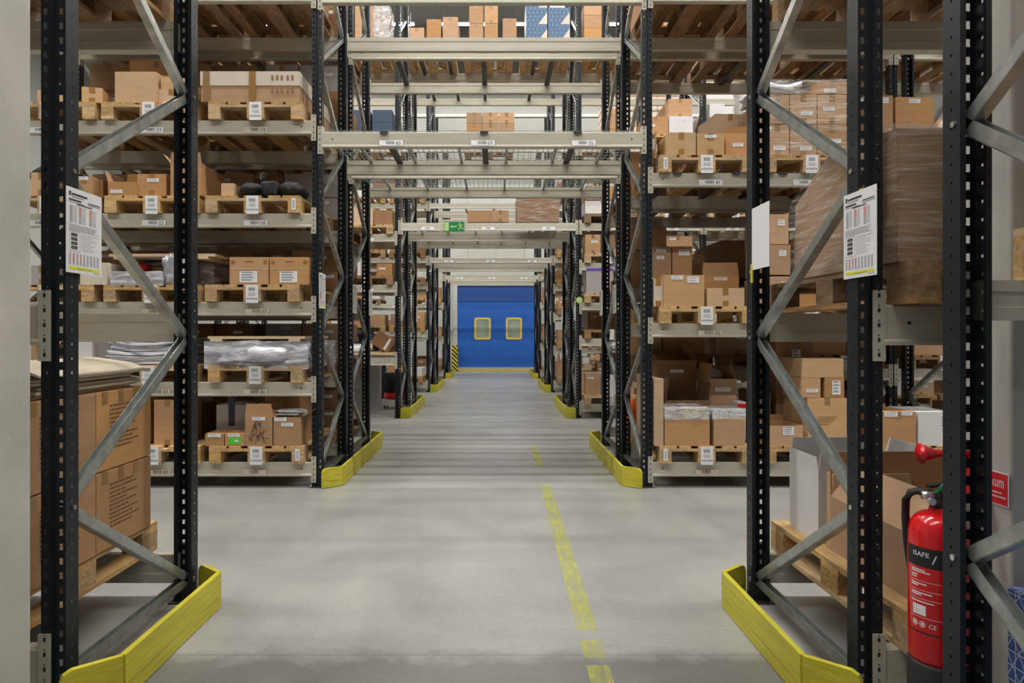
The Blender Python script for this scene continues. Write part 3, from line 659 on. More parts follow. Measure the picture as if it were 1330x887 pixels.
# ---- notices hung on the frames
def notice_mesh(blank=False):
    w, h = .21, .297; mb = MB(); mb.box(-w / 2, w / 2, 0, .002, 0, h, 'white'); rs = random.Random(3); e = -.0006
    def q(x0, x1, z0, z1, m): mb.quad((x0 - w / 2, e, z0), (x1 - w / 2, e, z0), (x1 - w / 2, e, z1), (x0 - w / 2, e, z1), m)
    if not blank:
        q(.014, .026, .268, .284, 'ink'); q(.03, .12, .272, .279, 'ink'); q(.03, .10, .264, .268, 'greyink')
        q(.012, .085, .252, .258, 'ink'); q(.125, .198, .256, .260, 'ink'); q(.012, .10, .246, .249, 'greyink'); q(.125, .2, .250, .252, 'ink'); q(.06, .15, .241, .245, 'ink')
        for c, (x, red) in enumerate(((.014, .4), (.066, .9), (.128, .9))):
            for i in range(11):
                z = .235 - i * .0055; q(x + .004, x + .022, z - .0032, z, 'redink' if (i < 6 and c) else 'greyink'); q(x + .026, x + .044, z - .002, z - .0008, 'ink')
        for i in range(6): q(.012, .19 - rs.uniform(0, .04), .168 - i * .004, .1695 - i * .004, 'greyink')
        for i in range(4): q(.026, .062, .128 - i * .015, .139 - i * .015, 'ink'); q(.03, .058, .1315 - i * .015, .133 - i * .015, 'white')
        for a in ((.016, .017, .075, .145), (.076, .077, .075, .145), (.016, .077, .144, .145), (.016, .077, .075, .076)): q(*a, 'ink')
        for i in range(9): q(.084, .19 - rs.uniform(0, .05), .138 - i * .007, .1395 - i * .007, 'greyink')
        for c in range(9):
            x = .014 + c * .0205
            for i in range(9): q(x, x + .012, .066 - i * .0045, .0685 - i * .0045, 'redink' if c in (1, 3) and i < 7 else 'greyink')
        q(.014, .196, .012, .022, 'yelink'); q(.06, .15, .0145, .0165, 'ink'); q(.16, .2, .005, .007, 'greyink')
    return mb.mesh('notice')
def notice(X, Yc, z, side, label, blank=False):
    o = link('load_notice', cached(('no', blank), lambda: notice_mesh(blank)), None, (X, Yc, z), PI / 2 if side == 'left' else -PI / 2); tag(o, label, 'notice', 'notices hung on rack frames')
    mb = MB(); mb.box(-.001, .001, .0, .012, .297, .303, 'yelink'); link('cable_tie', mb.mesh('cable_tie'), o); return o
notice(-1.478, 2.455, 1.525, 'left', 'white load table notice with yellow strip on the near left upright')
notice(1.243, 2.335, 1.505, 'right', 'white load table notice with yellow strip on the near right upright')
nb = notice(1.243, 3.21, 1.62, 'right', 'blank white sheet on the rear right upright, yellow-green tie below', True)
mb = MB(); mb.box(-.112, -.100, -.004, .004, -.06, .03, 'yelink'); mb.box(-.13, -.112, -.003, .003, -.01, -.004, 'yelink'); link('tie_strap', mb.mesh('tie_strap'), nb)
for k, d0, nm in (('2a', -.02, 'front of the second portal'), ('2b', .1, 'middle of the second portal'), ('2b', 1.0, 'rear of the second portal'), ('3a', .1, 'front of the third portal'), ('3b', .95, 'rear of the third portal'), ('4a', .1, 'front of the fourth portal')):
    for sd, X in (('left', -1.478), ('right', 1.243)):
        if k == '2a' and sd == 'right': continue
        notice(X, RK[k][0] + d0, 1.53, sd, f'white notice on the {sd} upright at the {nm}')

# ============================================================ CONTENTS
GP = {'near': 'near rack pallets'}
def near_pallet(*a, **k): return pallet(*a, **k)
# ---- rack 1, left, floor level
pallet(-2.11, 2.25, .225, 'wooden pallet under big printed boxes, near left rack', 'pallets close to camera', lab=False)
def printed_text(o, w, d, h, face='x'):
    """block of printed lines on the +x face"""
    mb = MB(); rs = random.Random(5); X = w / 2 + .001
    def q(y0, y1, z0, z1, m='ink'): mb.quad((X, y0, z0), (X, y1, z0), (X, y1, z1), (X, y0, z1), m)
    for i in range(11):
        z = h * .80 - i * .0185; y = -d / 2 + .10
        L = rs.uniform(.10, .24); 
        while y < -d / 2 + .10 + L: a = rs.uniform(.008, .022); q(y, y + a, z, z + .008, 'printbrown'); y += a + .005
    link('printed_text', mb.mesh('printed_text'), o)
    mb = MB()
    for yy in (-d * .36, -d * .08, d * .2): mb.box(w / 2, w / 2 + .0012, yy - .022, yy + .022, h - .055, h, 'tape')
    link('tape_tab', mb.mesh('tape_tab'), o)
for i, X in enumerate((-1.99, -2.58)):
    for j, Y in enumerate((2.44, 2.902)):
        for k, z in enumerate((.369, .716)):
            o = cbox(X, Y, z, .584, .457, .343, f'big printed brown box, {["lower", "upper"][k]} {["near", "far"][j]}, {["beside passage", "behind its twin"][i]}, near left pallet', 'card', 'big printed boxes on the near left pallet')
            if i == 0: printed_text(o, .584, .457, .343)
sheets('kraft_sheets', 'pile of loose kraft paper sheets on the big printed boxes, near left', 'paper', (-1.97, 2.93, 1.062), .50, .74, .095, 9, 'kraft', 4, .05, off=.05)
# ---- rack 1 left and right top level: pallets seen from below
for i, (x, sd) in enumerate(((-2.02, 'left'), (-2.92, 'left'), (1.80, 'right'), (2.69, 'right'))):
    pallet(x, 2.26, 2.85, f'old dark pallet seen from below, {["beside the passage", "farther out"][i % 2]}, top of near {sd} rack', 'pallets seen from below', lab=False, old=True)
    cbox(x, 2.32, 2.995, .74, 1.08, .5, f'big brown box on the high pallet {["beside the passage", "farther out"][i % 2]}, near {sd} rack', 'card')
# ---- rack 1 right, middle level: giant wrapped box on pallet
pallet(1.77, 2.25, 1.412, 'old wooden pallet carrying the big wrapped brown box, near right rack', 'pallets close to camera', lab=False, old=True)
mb = MB(); prof = [(-.60, 0), (-.60, .452), (-.59, .457), (-.11, .485), (.19, .335), (.21, 0)]
mb.prism(prof, 'x', -.40, .42, 'card'); g = link('wrapped_box', mb.mesh('wrapped_box'), None, (1.765, 2.92, 1.557)); tag(g, 'huge brown box wrapped in stretch film with sloping back, near right rack', 'box')
mb = MB(); rs = random.Random(9)
def fgrid(P, n, m):
    v = [P(i / n, j / m, rs.uniform(-.006, .006) if 0 < i < n and 0 < j < m else 0) for j in range(m + 1) for i in range(n + 1)]
    mb.add(v, [(j * (n + 1) + i, j * (n + 1) + i + 1, (j + 1) * (n + 1) + i + 1, (j + 1) * (n + 1) + i) for j in range(m) for i in range(n)], 'wrap')
def top_at(y):
    if y < -.59: return .457
    if y < -.11: return .457 + (y + .59) / .48 * .028
    return .485 - (y + .11) / .3 * .15
fgrid(lambda u, v, r: (-.412 + r, -.612 + .835 * u, (top_at(-.60 + .79 * u) + .012) * v), 22, 12)
fgrid(lambda u, v, r: (-.412 + .845 * u, -.612 + r, .465 * v), 14, 10)
fgrid(lambda u, v, r: (-.412 + .845 * u, -.612 + .5 * v, .470 + .028 * v + r), 10, 8)
link('stretch_wrap', mb.mesh('stretch_wrap', True), g)
mb = MB(); mb.box(-.4015, -.4005, -.603, -.597, 0, .45, 'carddark'); mb.box(-.4, .42, -.6012, -.6, .30, .303, 'tape'); link('corner_tear', mb.mesh('corner_tear'), g)
# ---- rack 1 right, floor level
pallet(1.79, 2.25, .225, 'worn wooden pallet with open boxes, near right rack by the extinguisher', 'pallets close to camera', lab=False)
cbox(1.68, 3.07, .370, .46, .30, .315, 'open white and grey box at the back of the near right pallet', 'cardwhite', flaps=(('l', 4, .07), ('r', 15, .12), ('f', 3, .1), ('b', -5, .12)), tape=False)
cbox(1.76, 2.32, .370, .60, .66, .235, 'open brown box with raised flaps behind the fire extinguisher', 'card', flaps=(('l', -35, .17), ('b', 8, .19), ('r', 20, .26), ('f', 100, .2)), tape=False)
cbox(2.05, 3.02, .370, .26, .36, .30, 'closed brown box in the far corner of the near right pallet', 'card')
cbox(1.64, 2.975, .370, .34, .06, .33, 'flat brown carton standing upright between the open boxes', 'cardtan', tape=False)
# ---- fire extinguisher, horn
ex = empty('fire_extinguisher', (1.374, 2.12, .148), 'red fire extinguisher with white instructions hanging beside the right column', 'fire extinguisher')
mb = MB(); R = .083
mb.lathe([(R * .97, 0), (R * 1.02, .012), (R * 1.02, .15), (R * .98, .155)], 'black', 32); link('base_ring', mb.mesh('base_ring', True), ex)
mb = MB(); mb.lathe([(R * .9, .15), (R, .17), (R, .525), (R * .985, .55), (R * .93, .574), (R * .80, .594), (R * .58, .608), (R * .34, .614), (R * .3, .625)], 'red', 40); link('cylinder', mb.mesh('cylinder', True), ex)
mb = MB(); mb.lathe([(.024, .615), (.024, .645), (.015, .65), (.015, .675)], 'black', 16)
mb.lathe([(.012, -.05), (.012, -.01)], 'bolt', 12, (0, .0, .662), 'x'); link('valve', mb.mesh('valve', True), ex)
mb = MB(); mb.bar((-.02, .02, .685), (.06, .02, .70), .024, .008, 'black'); mb.bar((-.015, .02, .672), (.05, .02, .660), .02, .006, 'black'); link('handle', mb.mesh('handle'), ex)
mb = MB(); mb.tube([(-.03, 0.01, .662), (-.05, .02, .672), (-.062, .04, .662), (-.066, .058, .635), (-.058, .075, .58), (-.045, .088, .5), (-.03, .09, .40), (-.01, .093, .28), (.0, .093, .18)], .012, 'black', 10); link('hose', mb.mesh('hose', True), ex)
mb = MB(); mb.tube([(-.02, -.02, .675), (-.012, -.03, .69), (0, -.03, .70), (.01, -.02, .69), (.005, -.03, .678)], .007, 'green', 6); link('seal_tag', mb.mesh('seal_tag'), ex)
mb = MB(); mb.lathe([(.011, -.006), (.011, .006)], 'bolt', 16, (-.035, -.022, .648), 'y'); link('pressure_gauge', mb.mesh('pressure_gauge'), ex)
mb = MB(); mb.box(.04, .0875, .0, .05, .3, .33, 'black'); mb.box(.04, .0875, .0, .05, .52, .55, 'black'); link('wall_bracket', mb.mesh('wall_bracket'), ex)
# instructions wrapped round the cylinder, facing the passage and camera
mb = MB(); rr = R * 1.008; CA = math.radians(235)
def cyl(u, z): a = CA + u / R; return (rr * math.cos(a), rr * math.sin(a), z)
def cq(u0, u1, z0, z1, m, k=1.0):
    n = max(1, int(abs(u1 - u0) / .008)); 
    for i in range(n):
        a, b = u0 + (u1 - u0) * i / n, u0 + (u1 - u0) * (i + 1) / n
        P = [cyl(a, z0), cyl(b, z0), cyl(b, z1), cyl(a, z1)]; mb.quad(*[(p[0] * k, p[1] * k, p[2]) for p in P], m)
cq(-.10, .018, .452, .512, 'black'); put_text(mb, 'ISAFE', .022, lambda a, b: tuple(c * (1.006 if i < 2 else 1) for i, c in enumerate(cyl(-.072 + a, .484 + b * .9))), 'white')
put_text(mb, '/', .05, lambda a, b: tuple(c * (1.006 if i < 2 else 1) for i, c in enumerate(cyl(-.014 + a, .468 + b * .75))), 'white')
rs = random.Random(2)
for z, L in ((.440, .045), (.434, .06), (.424, .022), (.417, .02), (.398, .05), (.392, .025), (.370, .065), (.364, .035), (.344, .07)): cq(-.078, -.078 + L, z, z + .0032, 'white')
for z in (.408, .380, .354): cq(-.078, .012, z, z + .0009, 'white')
cq(-.072, -.030, .305, .335, 'white'); cq(-.068, -.058, .308, .331, 'redsign'); cq(-.050, -.038, .312, .322, 'redsign'); cq(-.078, .02, .298, .299, 'white')
for u in (-.064, -.040):
    for i in range(12):
        a0 = 2 * PI * i / 12; mb.quad(*[cyl(u + r_ * math.cos(t_), .278 + r_ * math.sin(t_)) for r_, t_ in ((.0095, a0), (.0095, a0 + PI / 6), (.0075, a0 + PI / 6), (.0075, a0))], 'white')
    cq(u - .004, u + .004, .274, .282, 'white')
put_text(mb, 'CE', .019, lambda a, b: cyl(-.022 + a * .9, .271 + b), 'white')
cq(-.09, .022, .250, .254, 'black'); cq(.018, .0188, .25, .44, 'white')
for i in range(5):
    for j in range(6): z = .41 - i * .030 - j * .004; cq(.026, .058 - rs.uniform(0, .012), z, z + .0014, 'white')
cq(.024, .07, .262, .268, 'white'); cq(.02, .075, .424, .4248, 'white')
link('instruction_label', mb.mesh('instruction_label'), ex)
ah = empty('signal_horn', (1.452, 2.06, .950), 'red signal horn pointing left above the fire extinguisher', 'horn')
mb = MB(); mb.lathe([(.031, -.170), (.029, -.168), (.024, -.153), (.014, -.130), (.011, -.10), (.010, -.02)], 'red', 24, axis='x'); link('horn_bell', mb.mesh('horn_bell', True), ah)
mb = MB(); mb.lathe([(.025, -.10), (.028, -.09), (.028, .02), (.018, .03), (.012, .05)], 'red', 20, (-.015, 0, -.04)); link('gas_can', mb.mesh('gas_can', True), ah)
mb = MB(); mb.box(-.012, .011, -.02, .02, -.12, .02, 'bolt'); link('holder', mb.mesh('holder'), ah)
# red sign on the column face towards the passage
mb = MB(); mb.box(-.10, .10, 0, .002, 0, .096, 'white'); mb.quad((-.097, -.0005, .003), (.097, -.0005, .003), (.097, -.0005, .093), (-.097, -.0005, .093), 'redsign')
put_text(mb, 'kum', .046, lambda a, b: (.031 + a * .66, -.001, .052 + b), 'white')
for z, a, b in ((.034, .035, .060), (.034, .065, .073), (.022, .03, .058), (.022, .063, .09)):
    x = a
    while x < b: mb.quad((x, -.001, z), (x + .0035, -.001, z), (x + .0035, -.001, z + .0045), (x, -.001, z + .0045), 'white'); x += .0045
sg = link('warning_sign', mb.mesh('warning_sign'), None, (1.457, 2.04, .815), -PI / 2); tag(sg, 'small red sign ending in kum on the right concrete column', 'sign')
# blue box at the lower right corner
b = cbox(1.70, 1.30, .0, .64, .54, .63, 'blue box with white triangle net print, lower right corner', 'bluetri', tape=False)
mb = MB(); mb.box(-.33, -.322, -.24, -.12, .60, .625, 'tape'); link('packing_tape', mb.mesh('packing_tape'), b)
# near rack, pallet on the middle level seen from behind
pallet(1.84, .70, 1.458, 'dark old pallet at the right edge on the nearest rack', 'pallets close to camera', lab=False)
cbox(1.86, .75, 1.603, .74, 1.10, .75, 'tall orange brown box at the right edge on the nearest rack', 'card')

# ---- second rack, left bay, explicit contents
Y2 = 5.80
def P2(x, lvl, label, **k):
    LV = LV_L if x < 0 else LV_R
    return pallet(x, 5.79, LV[lvl], label, 'pallets in the second rack', **k)
LN = ['bottom', 'second', 'third', 'fourth', 'fifth', 'sixth']
for l in range(6):
    for i, x in enumerate(A3):
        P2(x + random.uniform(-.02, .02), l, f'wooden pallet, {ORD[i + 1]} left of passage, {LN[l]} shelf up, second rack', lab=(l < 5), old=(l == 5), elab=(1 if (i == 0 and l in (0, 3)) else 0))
for l in range(4):
    for i, x in enumerate(PRX):
        P2(x, l, f'wooden pallet, {ORD[i + 1]} right of passage, {["bottom", "second", "third", "top"][l]} shelf, second rack', lab=(l < 3), old=(l == 3), elab=(-1 if (i == 0 and l in (0, 2)) else 0))
T = [z + .145 for z in LV_L]; TR = [z + .145 for z in LV_R]
SL = lambda x, z, w=.09, h=.03: (x, z, w, h)
# bottom shelf left
pbox((266, 291, 563), Y2, T[0], .22, 'small brown box with pale label at the left of the bottom left pallet', labs=(SL(0, .85, .11, .028),), tape=False)
o = pbox((292, 318, 563), Y2, T[0], .22, 'small brown box with round green sticker on the bottom left pallet', labs=(SL(-.1, .85, .1, .024),), tape=False)
mb = MB(); mb.box(-.05, .05, -.1125, -.1105, .018, .072, 'stickergreen'); mb.box(0, .03, -.1132, -.1125, .036, .052, 'white'); link('green_sticker', mb.mesh('green_sticker'), o)
o = pbox((281, 321, 526), 6.18, T[0], .42, 'white box with dark tape strap behind the small brown boxes', 'cardwhite', tape=False)
mb = MB(); mb.box(-.03, .03, -.2115, -.21, .12, .395, 'tapeclear'); link('dark_strap', mb.mesh('dark_strap'), o)
o = pbox((318, 354, 542), Y2, T[0], .30, 'tall brown open box with black pen scribble, bottom left pallet', labs=(SL(0, .95, .11, .028),), flaps=(('f', 0, .115), ('b', 20, .1)))
mb = MB()
for a in ((-.08, .05, -.03, .20), (-.03, .20, .0, .04), (0, .05, .02, .19), (.03, .03, .04, .16), (-.06, .10, .09, .06), (-.02, .08, .07, .14), (.0, .16, .03, .22), (-.045, .15, -.02, .21), (-.05, .18, -.01, .14), (-.07, .04, -.03, .12), (-.09, .09, -.05, .04), (-.02, .22, .01, .17), (-.035, .17, .015, .20), (-.06, .12, -.01, .16), (.01, .12, .06, .02), (-.03, .02, -.01, .09)): mb.bar((a[0], -.1515, a[1]), (a[2], -.1515, a[3]), .002, .0028, 'ink')
link('pen_scribble', mb.mesh('pen_scribble'), o)
pbox((355, 391, 542), Y2, T[0], .32, 'open brown box with raised lid flaps, bottom left pallet right end', labs=(SL(0, .75, .10, .03), SL(-.5, .93, .10, .03)), flaps=(('l', 40, .12), ('r', 60, .14)))
cbox(PX(370, 6.2) - .04, 6.25, T[0], .32, .5, .38, 'large open brown box behind, at the right end of bottom left pallet', 'card', flaps=(('r', 0, .12), ('b', -8, .14)), labs=())
sheets('paper_stack', 'loose white leaflets sticking out of the open box, bottom left pallet', 'paper', (PX(378, 5.95), 5.98, T[0] + .245), .2, .15, .05, 6, 'white', 2, off=.02)
pbox((198, 232, 519), Y2 + .05, T[0], .5, 'dark brown tall box on the second bottom pallet left of passage', 'card', rz=.06)
pbox((138, 186, 530), Y2 + .05, T[0], .5, 'brown box hidden behind the big printed boxes, bottom shelf', 'card')
pbox((236, 258, 527), 6.42, T[0], .4, 'dark box at the back of the second bottom pallet left', 'carddark')
# second shelf left: wrapped flat stack, foam sheets, white box
o = lump('wrapped_bundle', 'flat bundle of goods under crumpled clear film, first pallet left, second shelf', 'bundle', (PX(333, Y2) + .0, 6.32, T[1]), .86, 1.05, .19, 'silver', 3, .35)
film(o, .84, 1.02, .185, 'wrapthick', .02, jit=.022, z0=-.03, seed=5)
mb = MB()
for i in range(4): mb.box(-.42 + i * .01, .40, -.5 + i * .26, -.30 + i * .26, 0, .022, 'ply')
mb.box(-.40, -.3, -.5, .5, -.02, 0, 'ply'); mb.box(.26, .36, -.5, .5, -.02, 0, 'ply')
o = link('wooden_lid', mb.mesh('wooden_lid'), None, (PX(330, Y2), 6.33, T[1] + .225), .04); tag(o, 'light wooden board lid lying on the film wrapped bundle, second shelf left', 'board')
sheets('foam_sheets', 'stack of white foam sheets on the second pallet left, second shelf', 'foam sheets', (PX(184, Y2), 6.3, T[1]), .62, .9, .24, 16, 'foam', 8, -.05)
pbox((88, 120, 441), Y2 + .05, T[1], .5, 'white box on the third pallet left, second shelf', 'cardwhite', tape=False)
pbox((121, 146, 441), Y2 + .1, T[1], .5, 'grey box beside the white box, third pallet left, second shelf', 'cardgrey', tape=False)
pbox((40, 62, 448), Y2, T[1], .4, 'orange brown box at left edge of second shelf', 'card')
# third shelf left
for i, (a, b_) in enumerate(((298, 349), (350, 401))):
    o = pbox((a, b_, 334), Y2, T[2], .45, f'brown carton with white shipping label and pale line, {["left", "right"][i]} of two, third shelf', labs=((-.03, .28, .15, .095),), tape=False)
    w = PX(b_, Y2) - PX(a, Y2); mb = MB(); mb.box(-w / 2, w / 2, -.2262, -.2255, .132, .136, 'cardpale'); mb.box(-.035, .035, -.2262, -.2255, .19, .2, 'carddark'); link('printed_line', mb.mesh('printed_line'), o)
    for sx in (-1, 1):
        mb = MB(); mb.box(sx * (w / 2 - .03) - .015, sx * (w / 2 - .03) + .015, -.2264, -.2255, .175, .205, 'tape'); link('corner_tape', mb.mesh('corner_tape'), o)
pbox((399, 406, 337), Y2 + .5, T[2], .4, 'brown carton at the back right of the third shelf first pallet', 'card')
o = lump('silver_bag', 'crumpled silver plastic bag hanging over goods, second pallet left, third shelf', 'bag', (PX(225, Y2), 5.95, T[2] + .001), .17, .28, .25, 'silver', 11, .6)
o = lump('wrapped_goods', 'dark goods under loose clear film, second pallet left, third shelf', 'bundle', (PX(200, Y2), 6.55, T[2]), .70, .78, .22, 'carddark', 12, .4)
film(o, .70, .78, .2, 'wrapthick', .02, jit=.03, z0=.0, seed=8)
o = cbox(PX(178, Y2), 5.80, T[2], .42, .3, .10, 'low grey tray on the second pallet left, third shelf', 'cardgrey', tape=False)
film(o, .42, .3, .1, 'wrapthick', .01, jit=.008, seed=4)
mb = MB(); 
for i in range(4): mb.box(-.46, .46, -.45 + i * .24, -.28 + i * .24, 0, .022, 'ply')
mb.box(-.42, -.32, -.45, .44, -.022, 0, 'ply'); mb.box(.3, .4, -.45, .44, -.022, 0, 'ply')
o = link('wooden_lid', mb.mesh('wooden_lid'), None, (PX(208, Y2), 6.3, T[2] + .245), -.02); tag(o, 'wooden board lid over the film covered goods, third shelf left', 'board')
o = lump('red_cloth', 'red and blue cloth under the wooden lid, third shelf left', 'cloth', (PX(177, 5.95), 6.04, T[2] + .12), .12, .12, .08, 'redsign', 3, .5)
pbox((104, 139, 341), Y2, T[2], .3, 'pinkish pale box at the end of third pallet left, third shelf', 'cardpale', tape=False)
pbox((40, 68, 345), Y2, T[2], .4, 'pale blue grey box at the left edge, third shelf', 'cardgrey')
# fourth shelf left
pbox((287, 304, 238), Y2 + .05, T[3], .3, 'small pale box left of the black bags, fourth shelf', 'cardtan', tape=False)
for i, (a, b_, hh) in enumerate(((304, 340, .10), (338, 358, .10), (356, 391, .105))):
    lump('black_bag', f'black fabric bag, {["left round", "middle folded", "right round"][i]} one of three on the fourth shelf', 'bag', ((PX(a, Y2) + PX(b_, Y2)) / 2, 6.0, T[3]), PX(b_, Y2) - PX(a, Y2), .4, hh * 1.35, 'fabric', i, .18, shape='box' if i == 1 else 'round', group='black bags on a pallet')
pbox((140, 177, 236), Y2, T[3], .3, 'open brown box with raised flap, second pallet left, fourth shelf', labs=(SL(-.4, .3, .10, .03),), flaps=(('b', -5, .13), ('l', 20, .10)))
pbox((178, 216, 226), Y2 + .02, T[3], .3, 'dented brown box with white label, second pallet left, fourth shelf', labs=(SL(.1, .72, .1, .03),))
pbox((221, 262, 212), Y2, T[3], .5, 'tall brown box at the right of second pallet, fourth shelf', 'card', flaps=(('l', 40, .1), ('f', 4, .09)))
pbox((98, 120, 229), Y2, T[3], .4, 'brown box with white label, third pallet left, fourth shelf', labs=(SL(-.2, .9, .1, .03),))
pbox((121, 134, 233), Y2 + .1, T[3], .4, 'narrow brown box next to the labelled one, fourth shelf', 'card')
pbox((40, 66, 224), Y2, T[3], .4, 'brown box at the left edge of the fourth shelf', 'cardtan')
# fifth shelf left
o = pbox((261, 389, 111), Y2, T[4], 1.05, 'long brown carton with pale taped lid, first pallet left, fifth shelf', 'card', tape=False)
w = PX(389, Y2) - PX(261, Y2); h0 = PZ(111, Y2) - T[4]
mb = MB(); mb.box(-w / 2 - .004, w / 2 + .004, -.53, .53, h0 - .002, h0 + .118, 'cardpale'); link('lid', mb.mesh('lid'), o)
for x in (-.37, .02):
    mb = MB(); mb.box(x - .028, x + .028, -.5345, -.5305, .002, h0 + .116, 'tape'); link('packing_tape', mb.mesh('packing_tape'), o)
mb = MB()
for x in (.18, .22, .26, .31, .35): mb.box(x, x + .02, -.5325, -.531, h0 + .045, h0 + .085, 'carddark'); mb.box(x + .002, x + .015, -.5325, -.5262, h0 - .06, h0 - .02, 'carddark')
link('printed_text', mb.mesh('printed_text'), o)
cbox(-2.10, 6.35, T[4] + h0 + .119, .27, .3, .035, 'flat small brown box lying on the long carton, fifth shelf', 'card', tape=False)
pbox((149, 204, 93), Y2 + .02, T[4], .45, 'large plain tan box, second pallet left, fifth shelf', 'cardtan', tape=False)
pbox((205, 240, 116), Y2 + .04, T[4], .3, 'lower flat brown box beside the large tan box, fifth shelf', 'cardtan')
cbox(PX(222, Y2), 5.85, PZ(116, Y2) + .001, .22, .28, .125, 'upper brown box with small label beside the tan box, fifth shelf', 'cardtan', labs=(SL(.2, .7, .05, .03),), tape=False)
pbox((168, 238, 79), 6.35, T[4], .5, 'wide brown box behind the large tan box, fifth shelf', 'card')
pbox((97, 122, 113), Y2, T[4], .5, 'crumpled brown box on the third pallet, fifth shelf', 'cardtan', rz=.25)
pbox((48, 75, 117), Y2, T[4], .4, 'brown box at the left edge of the fifth shelf', 'cardtan')
# high shelf left (over the frame edge)
for i, x in enumerate(A3): cbox(x, 5.86, T[5], .74, 1.0, .6, f'brown box on the high pallet, {ORD[i + 1]} left of passage, second rack', 'card')

# ---- second rack right: explicit contents
pbox((863, 922, 544), Y2, TR[0], .38, 'brown box with clear film stuffed on top, front left, bottom right pallet', 'card', labs=(), tape=False)
o = cbox(PX(892, Y2), 5.80, PZ(544, Y2) + .002, .37, .36, .085, 'pale cardboard sleeve lying in clear film on the front left box', 'cardpale', tape=False); film(o, .36, .34, .08, 'wrapthick', .012, jit=.01, seed=3)
pbox((927, 968, 544), Y2, TR[0], .38, 'brown box with white cartons on top, front right, bottom right pallet', 'card', tape=False)
for i in range(2):
    o = cbox(PX(937 + 22 * i, Y2), 5.82, PZ(544, Y2) + .002, .135, .3, .07, f'small white carton in film, {["left", "right"][i]} of two, bottom right pallet', 'cardwhite', tape=False)
    film(o, .13, .29, .07, 'wrapthick', .006, jit=.006, seed=i)
pbox((864, 922, 520), Y2 + .40, TR[0], .40, 'open brown box with lifted side flaps, middle of bottom right pallet', 'carddark', labs=(SL(0, .8, .10, .03),), flaps=(('b', -10, .14), ('r', 5, .16), ('l', -10, .2)))
pbox((850, 862, 492), Y2, TR[0], .75, 'tall narrow open box side with print at the left edge of bottom right pallet', 'cardtan', tape=False)
pbox((853, 905, 468), Y2 + .82, TR[0], .36, 'large dark brown open box with two labels, back of bottom right pallet', 'carddark', labs=(SL(0, .85, .13, .03), SL(.55, .65, .12, .05)), flaps=(('l', 45, .16), ('r', -35, .2), ('b', 10, .1)))
pbox((921, 957, 492), Y2 + .45, TR[0], .38, 'tall brown open box with bottle packs, right part of bottom right pallet', 'card', labs=(SL(0, .82, .14, .035),), flaps=(('l', -10, .14), ('r', -20, .12)))
o = pbox((958, 969, 522), Y2 + .3, TR[0] + .0, .2, 'small blue white carton with red stripe behind the near right upright', 'cardwhite', tape=False)
mb = MB(); w = PX(969, 6.1) - PX(958, 6.1); mb.box(-w / 2, w / 2, -.1012, -.1, .29, .33, 'redsign'); mb.box(-.02, .02, -.1012, -.1, .2, .25, 'lightblue'); link('red_stripe', mb.mesh('red_stripe'), o)
o = pbox((996, 1043, 553), Y2, TR[0], .40, 'open brown tray box with white label, second pallet right, bottom', labs=(SL(.2, .75, .09, .07),), flaps=(('b', 0, .05),), tape=False)
o = pbox((1049, 1100, 517), Y2 + .02, TR[0], .5, 'big tan box with printed lines, second pallet right, bottom', 'cardtan')
mb = MB()
for i in range(4): mb.box(-.08, .08 - .02 * i, -.2512, -.25, .24 - i * .02, .248 - i * .02, 'tape')
link('printed_text', mb.mesh('printed_text'), o); zt = PZ(517, Y2) + .002
cbox(PX(1056, Y2), 5.83, zt, .155, .4, .17, 'brown box with label stacked left on the big tan box', 'card', labs=(SL(.1, .35, .1, .03),), tape=False)
cbox(PX(1086, Y2), 5.83, zt, .165, .4, .17, 'brown box in film stacked right on the big tan box', 'card', labs=(SL(.2, .5, .07, .12),), tape=False)
cbox(PX(1071, Y2), 5.83, zt + .172, .35, .45, .16, 'pale open topped box at the top of the stack, second pallet right', 'cardtan', tape=False)
pbox((984, 1001, 510), Y2 + .45, TR[0], .5, 'dark brown lower box behind the tray box, second pallet right', 'carddark', labs=(SL(.2, .6, .07, .12),))
cbox(PX(1012, 6.25) + .17, 6.32, TR[0], .34, .6, .92, 'tall dark brown carton stack behind, second pallet right', 'carddark', labs=(SL(.1, .8, .08, .14),))
pbox((1143, 1190, 535), Y2, TR[0], .45, 'brown box with two labels at the top edge, third pallet right', 'card', labs=(SL(-.4, .93, .11, .04), SL(.5, .95, .09, .03)), tape=True)
pbox((1192, 1240, 535), Y2 + .02, TR[0], .45, 'white box with grey label, third pallet right, bottom', 'cardwhite', labs=(SL(.4, .7, .06, .1),), tape=False)
# right second shelf
pbox((862, 915, 357), Y2, TR[1], .42, 'large tan box with two white labels and brown tape, second shelf right', 'cardtan', labs=(SL(-.35, .92, .10, .035), SL(.45, .85, .10, .05)), flaps=(('b', 80, .1),))
pbox((849, 861, 362), Y2 + .03, TR[1], .4, 'narrow pale box squeezed at the left end, second shelf right', 'cardpale')
pbox((918, 967, 374), Y2, TR[1], .42, 'lower tan box with pale top, right of large tan box, second shelf right', 'cardtan')
pbox((848, 872, 320), Y2 + .5, TR[1], .45, 'tall brown box with small labels at the back left, second shelf right', 'card', labs=(SL(-.1, .93, .09, .03), SL(-.2, .82, .07, .03)))
pbox((873, 899, 320), Y2 + .5, TR[1], .45, 'tall brown box with large label at the back, second shelf right', 'card', labs=(SL(.2, .9, .1, .05),))
o = pbox((912, 960, 358), Y2 + .45, TR[1], .4, 'reddish brown open box behind the lower tan box, second shelf right', 'card', labs=(SL(0, .9, .12, .03),), flaps=(('f', -5, .12), ('b', 0, .15)))
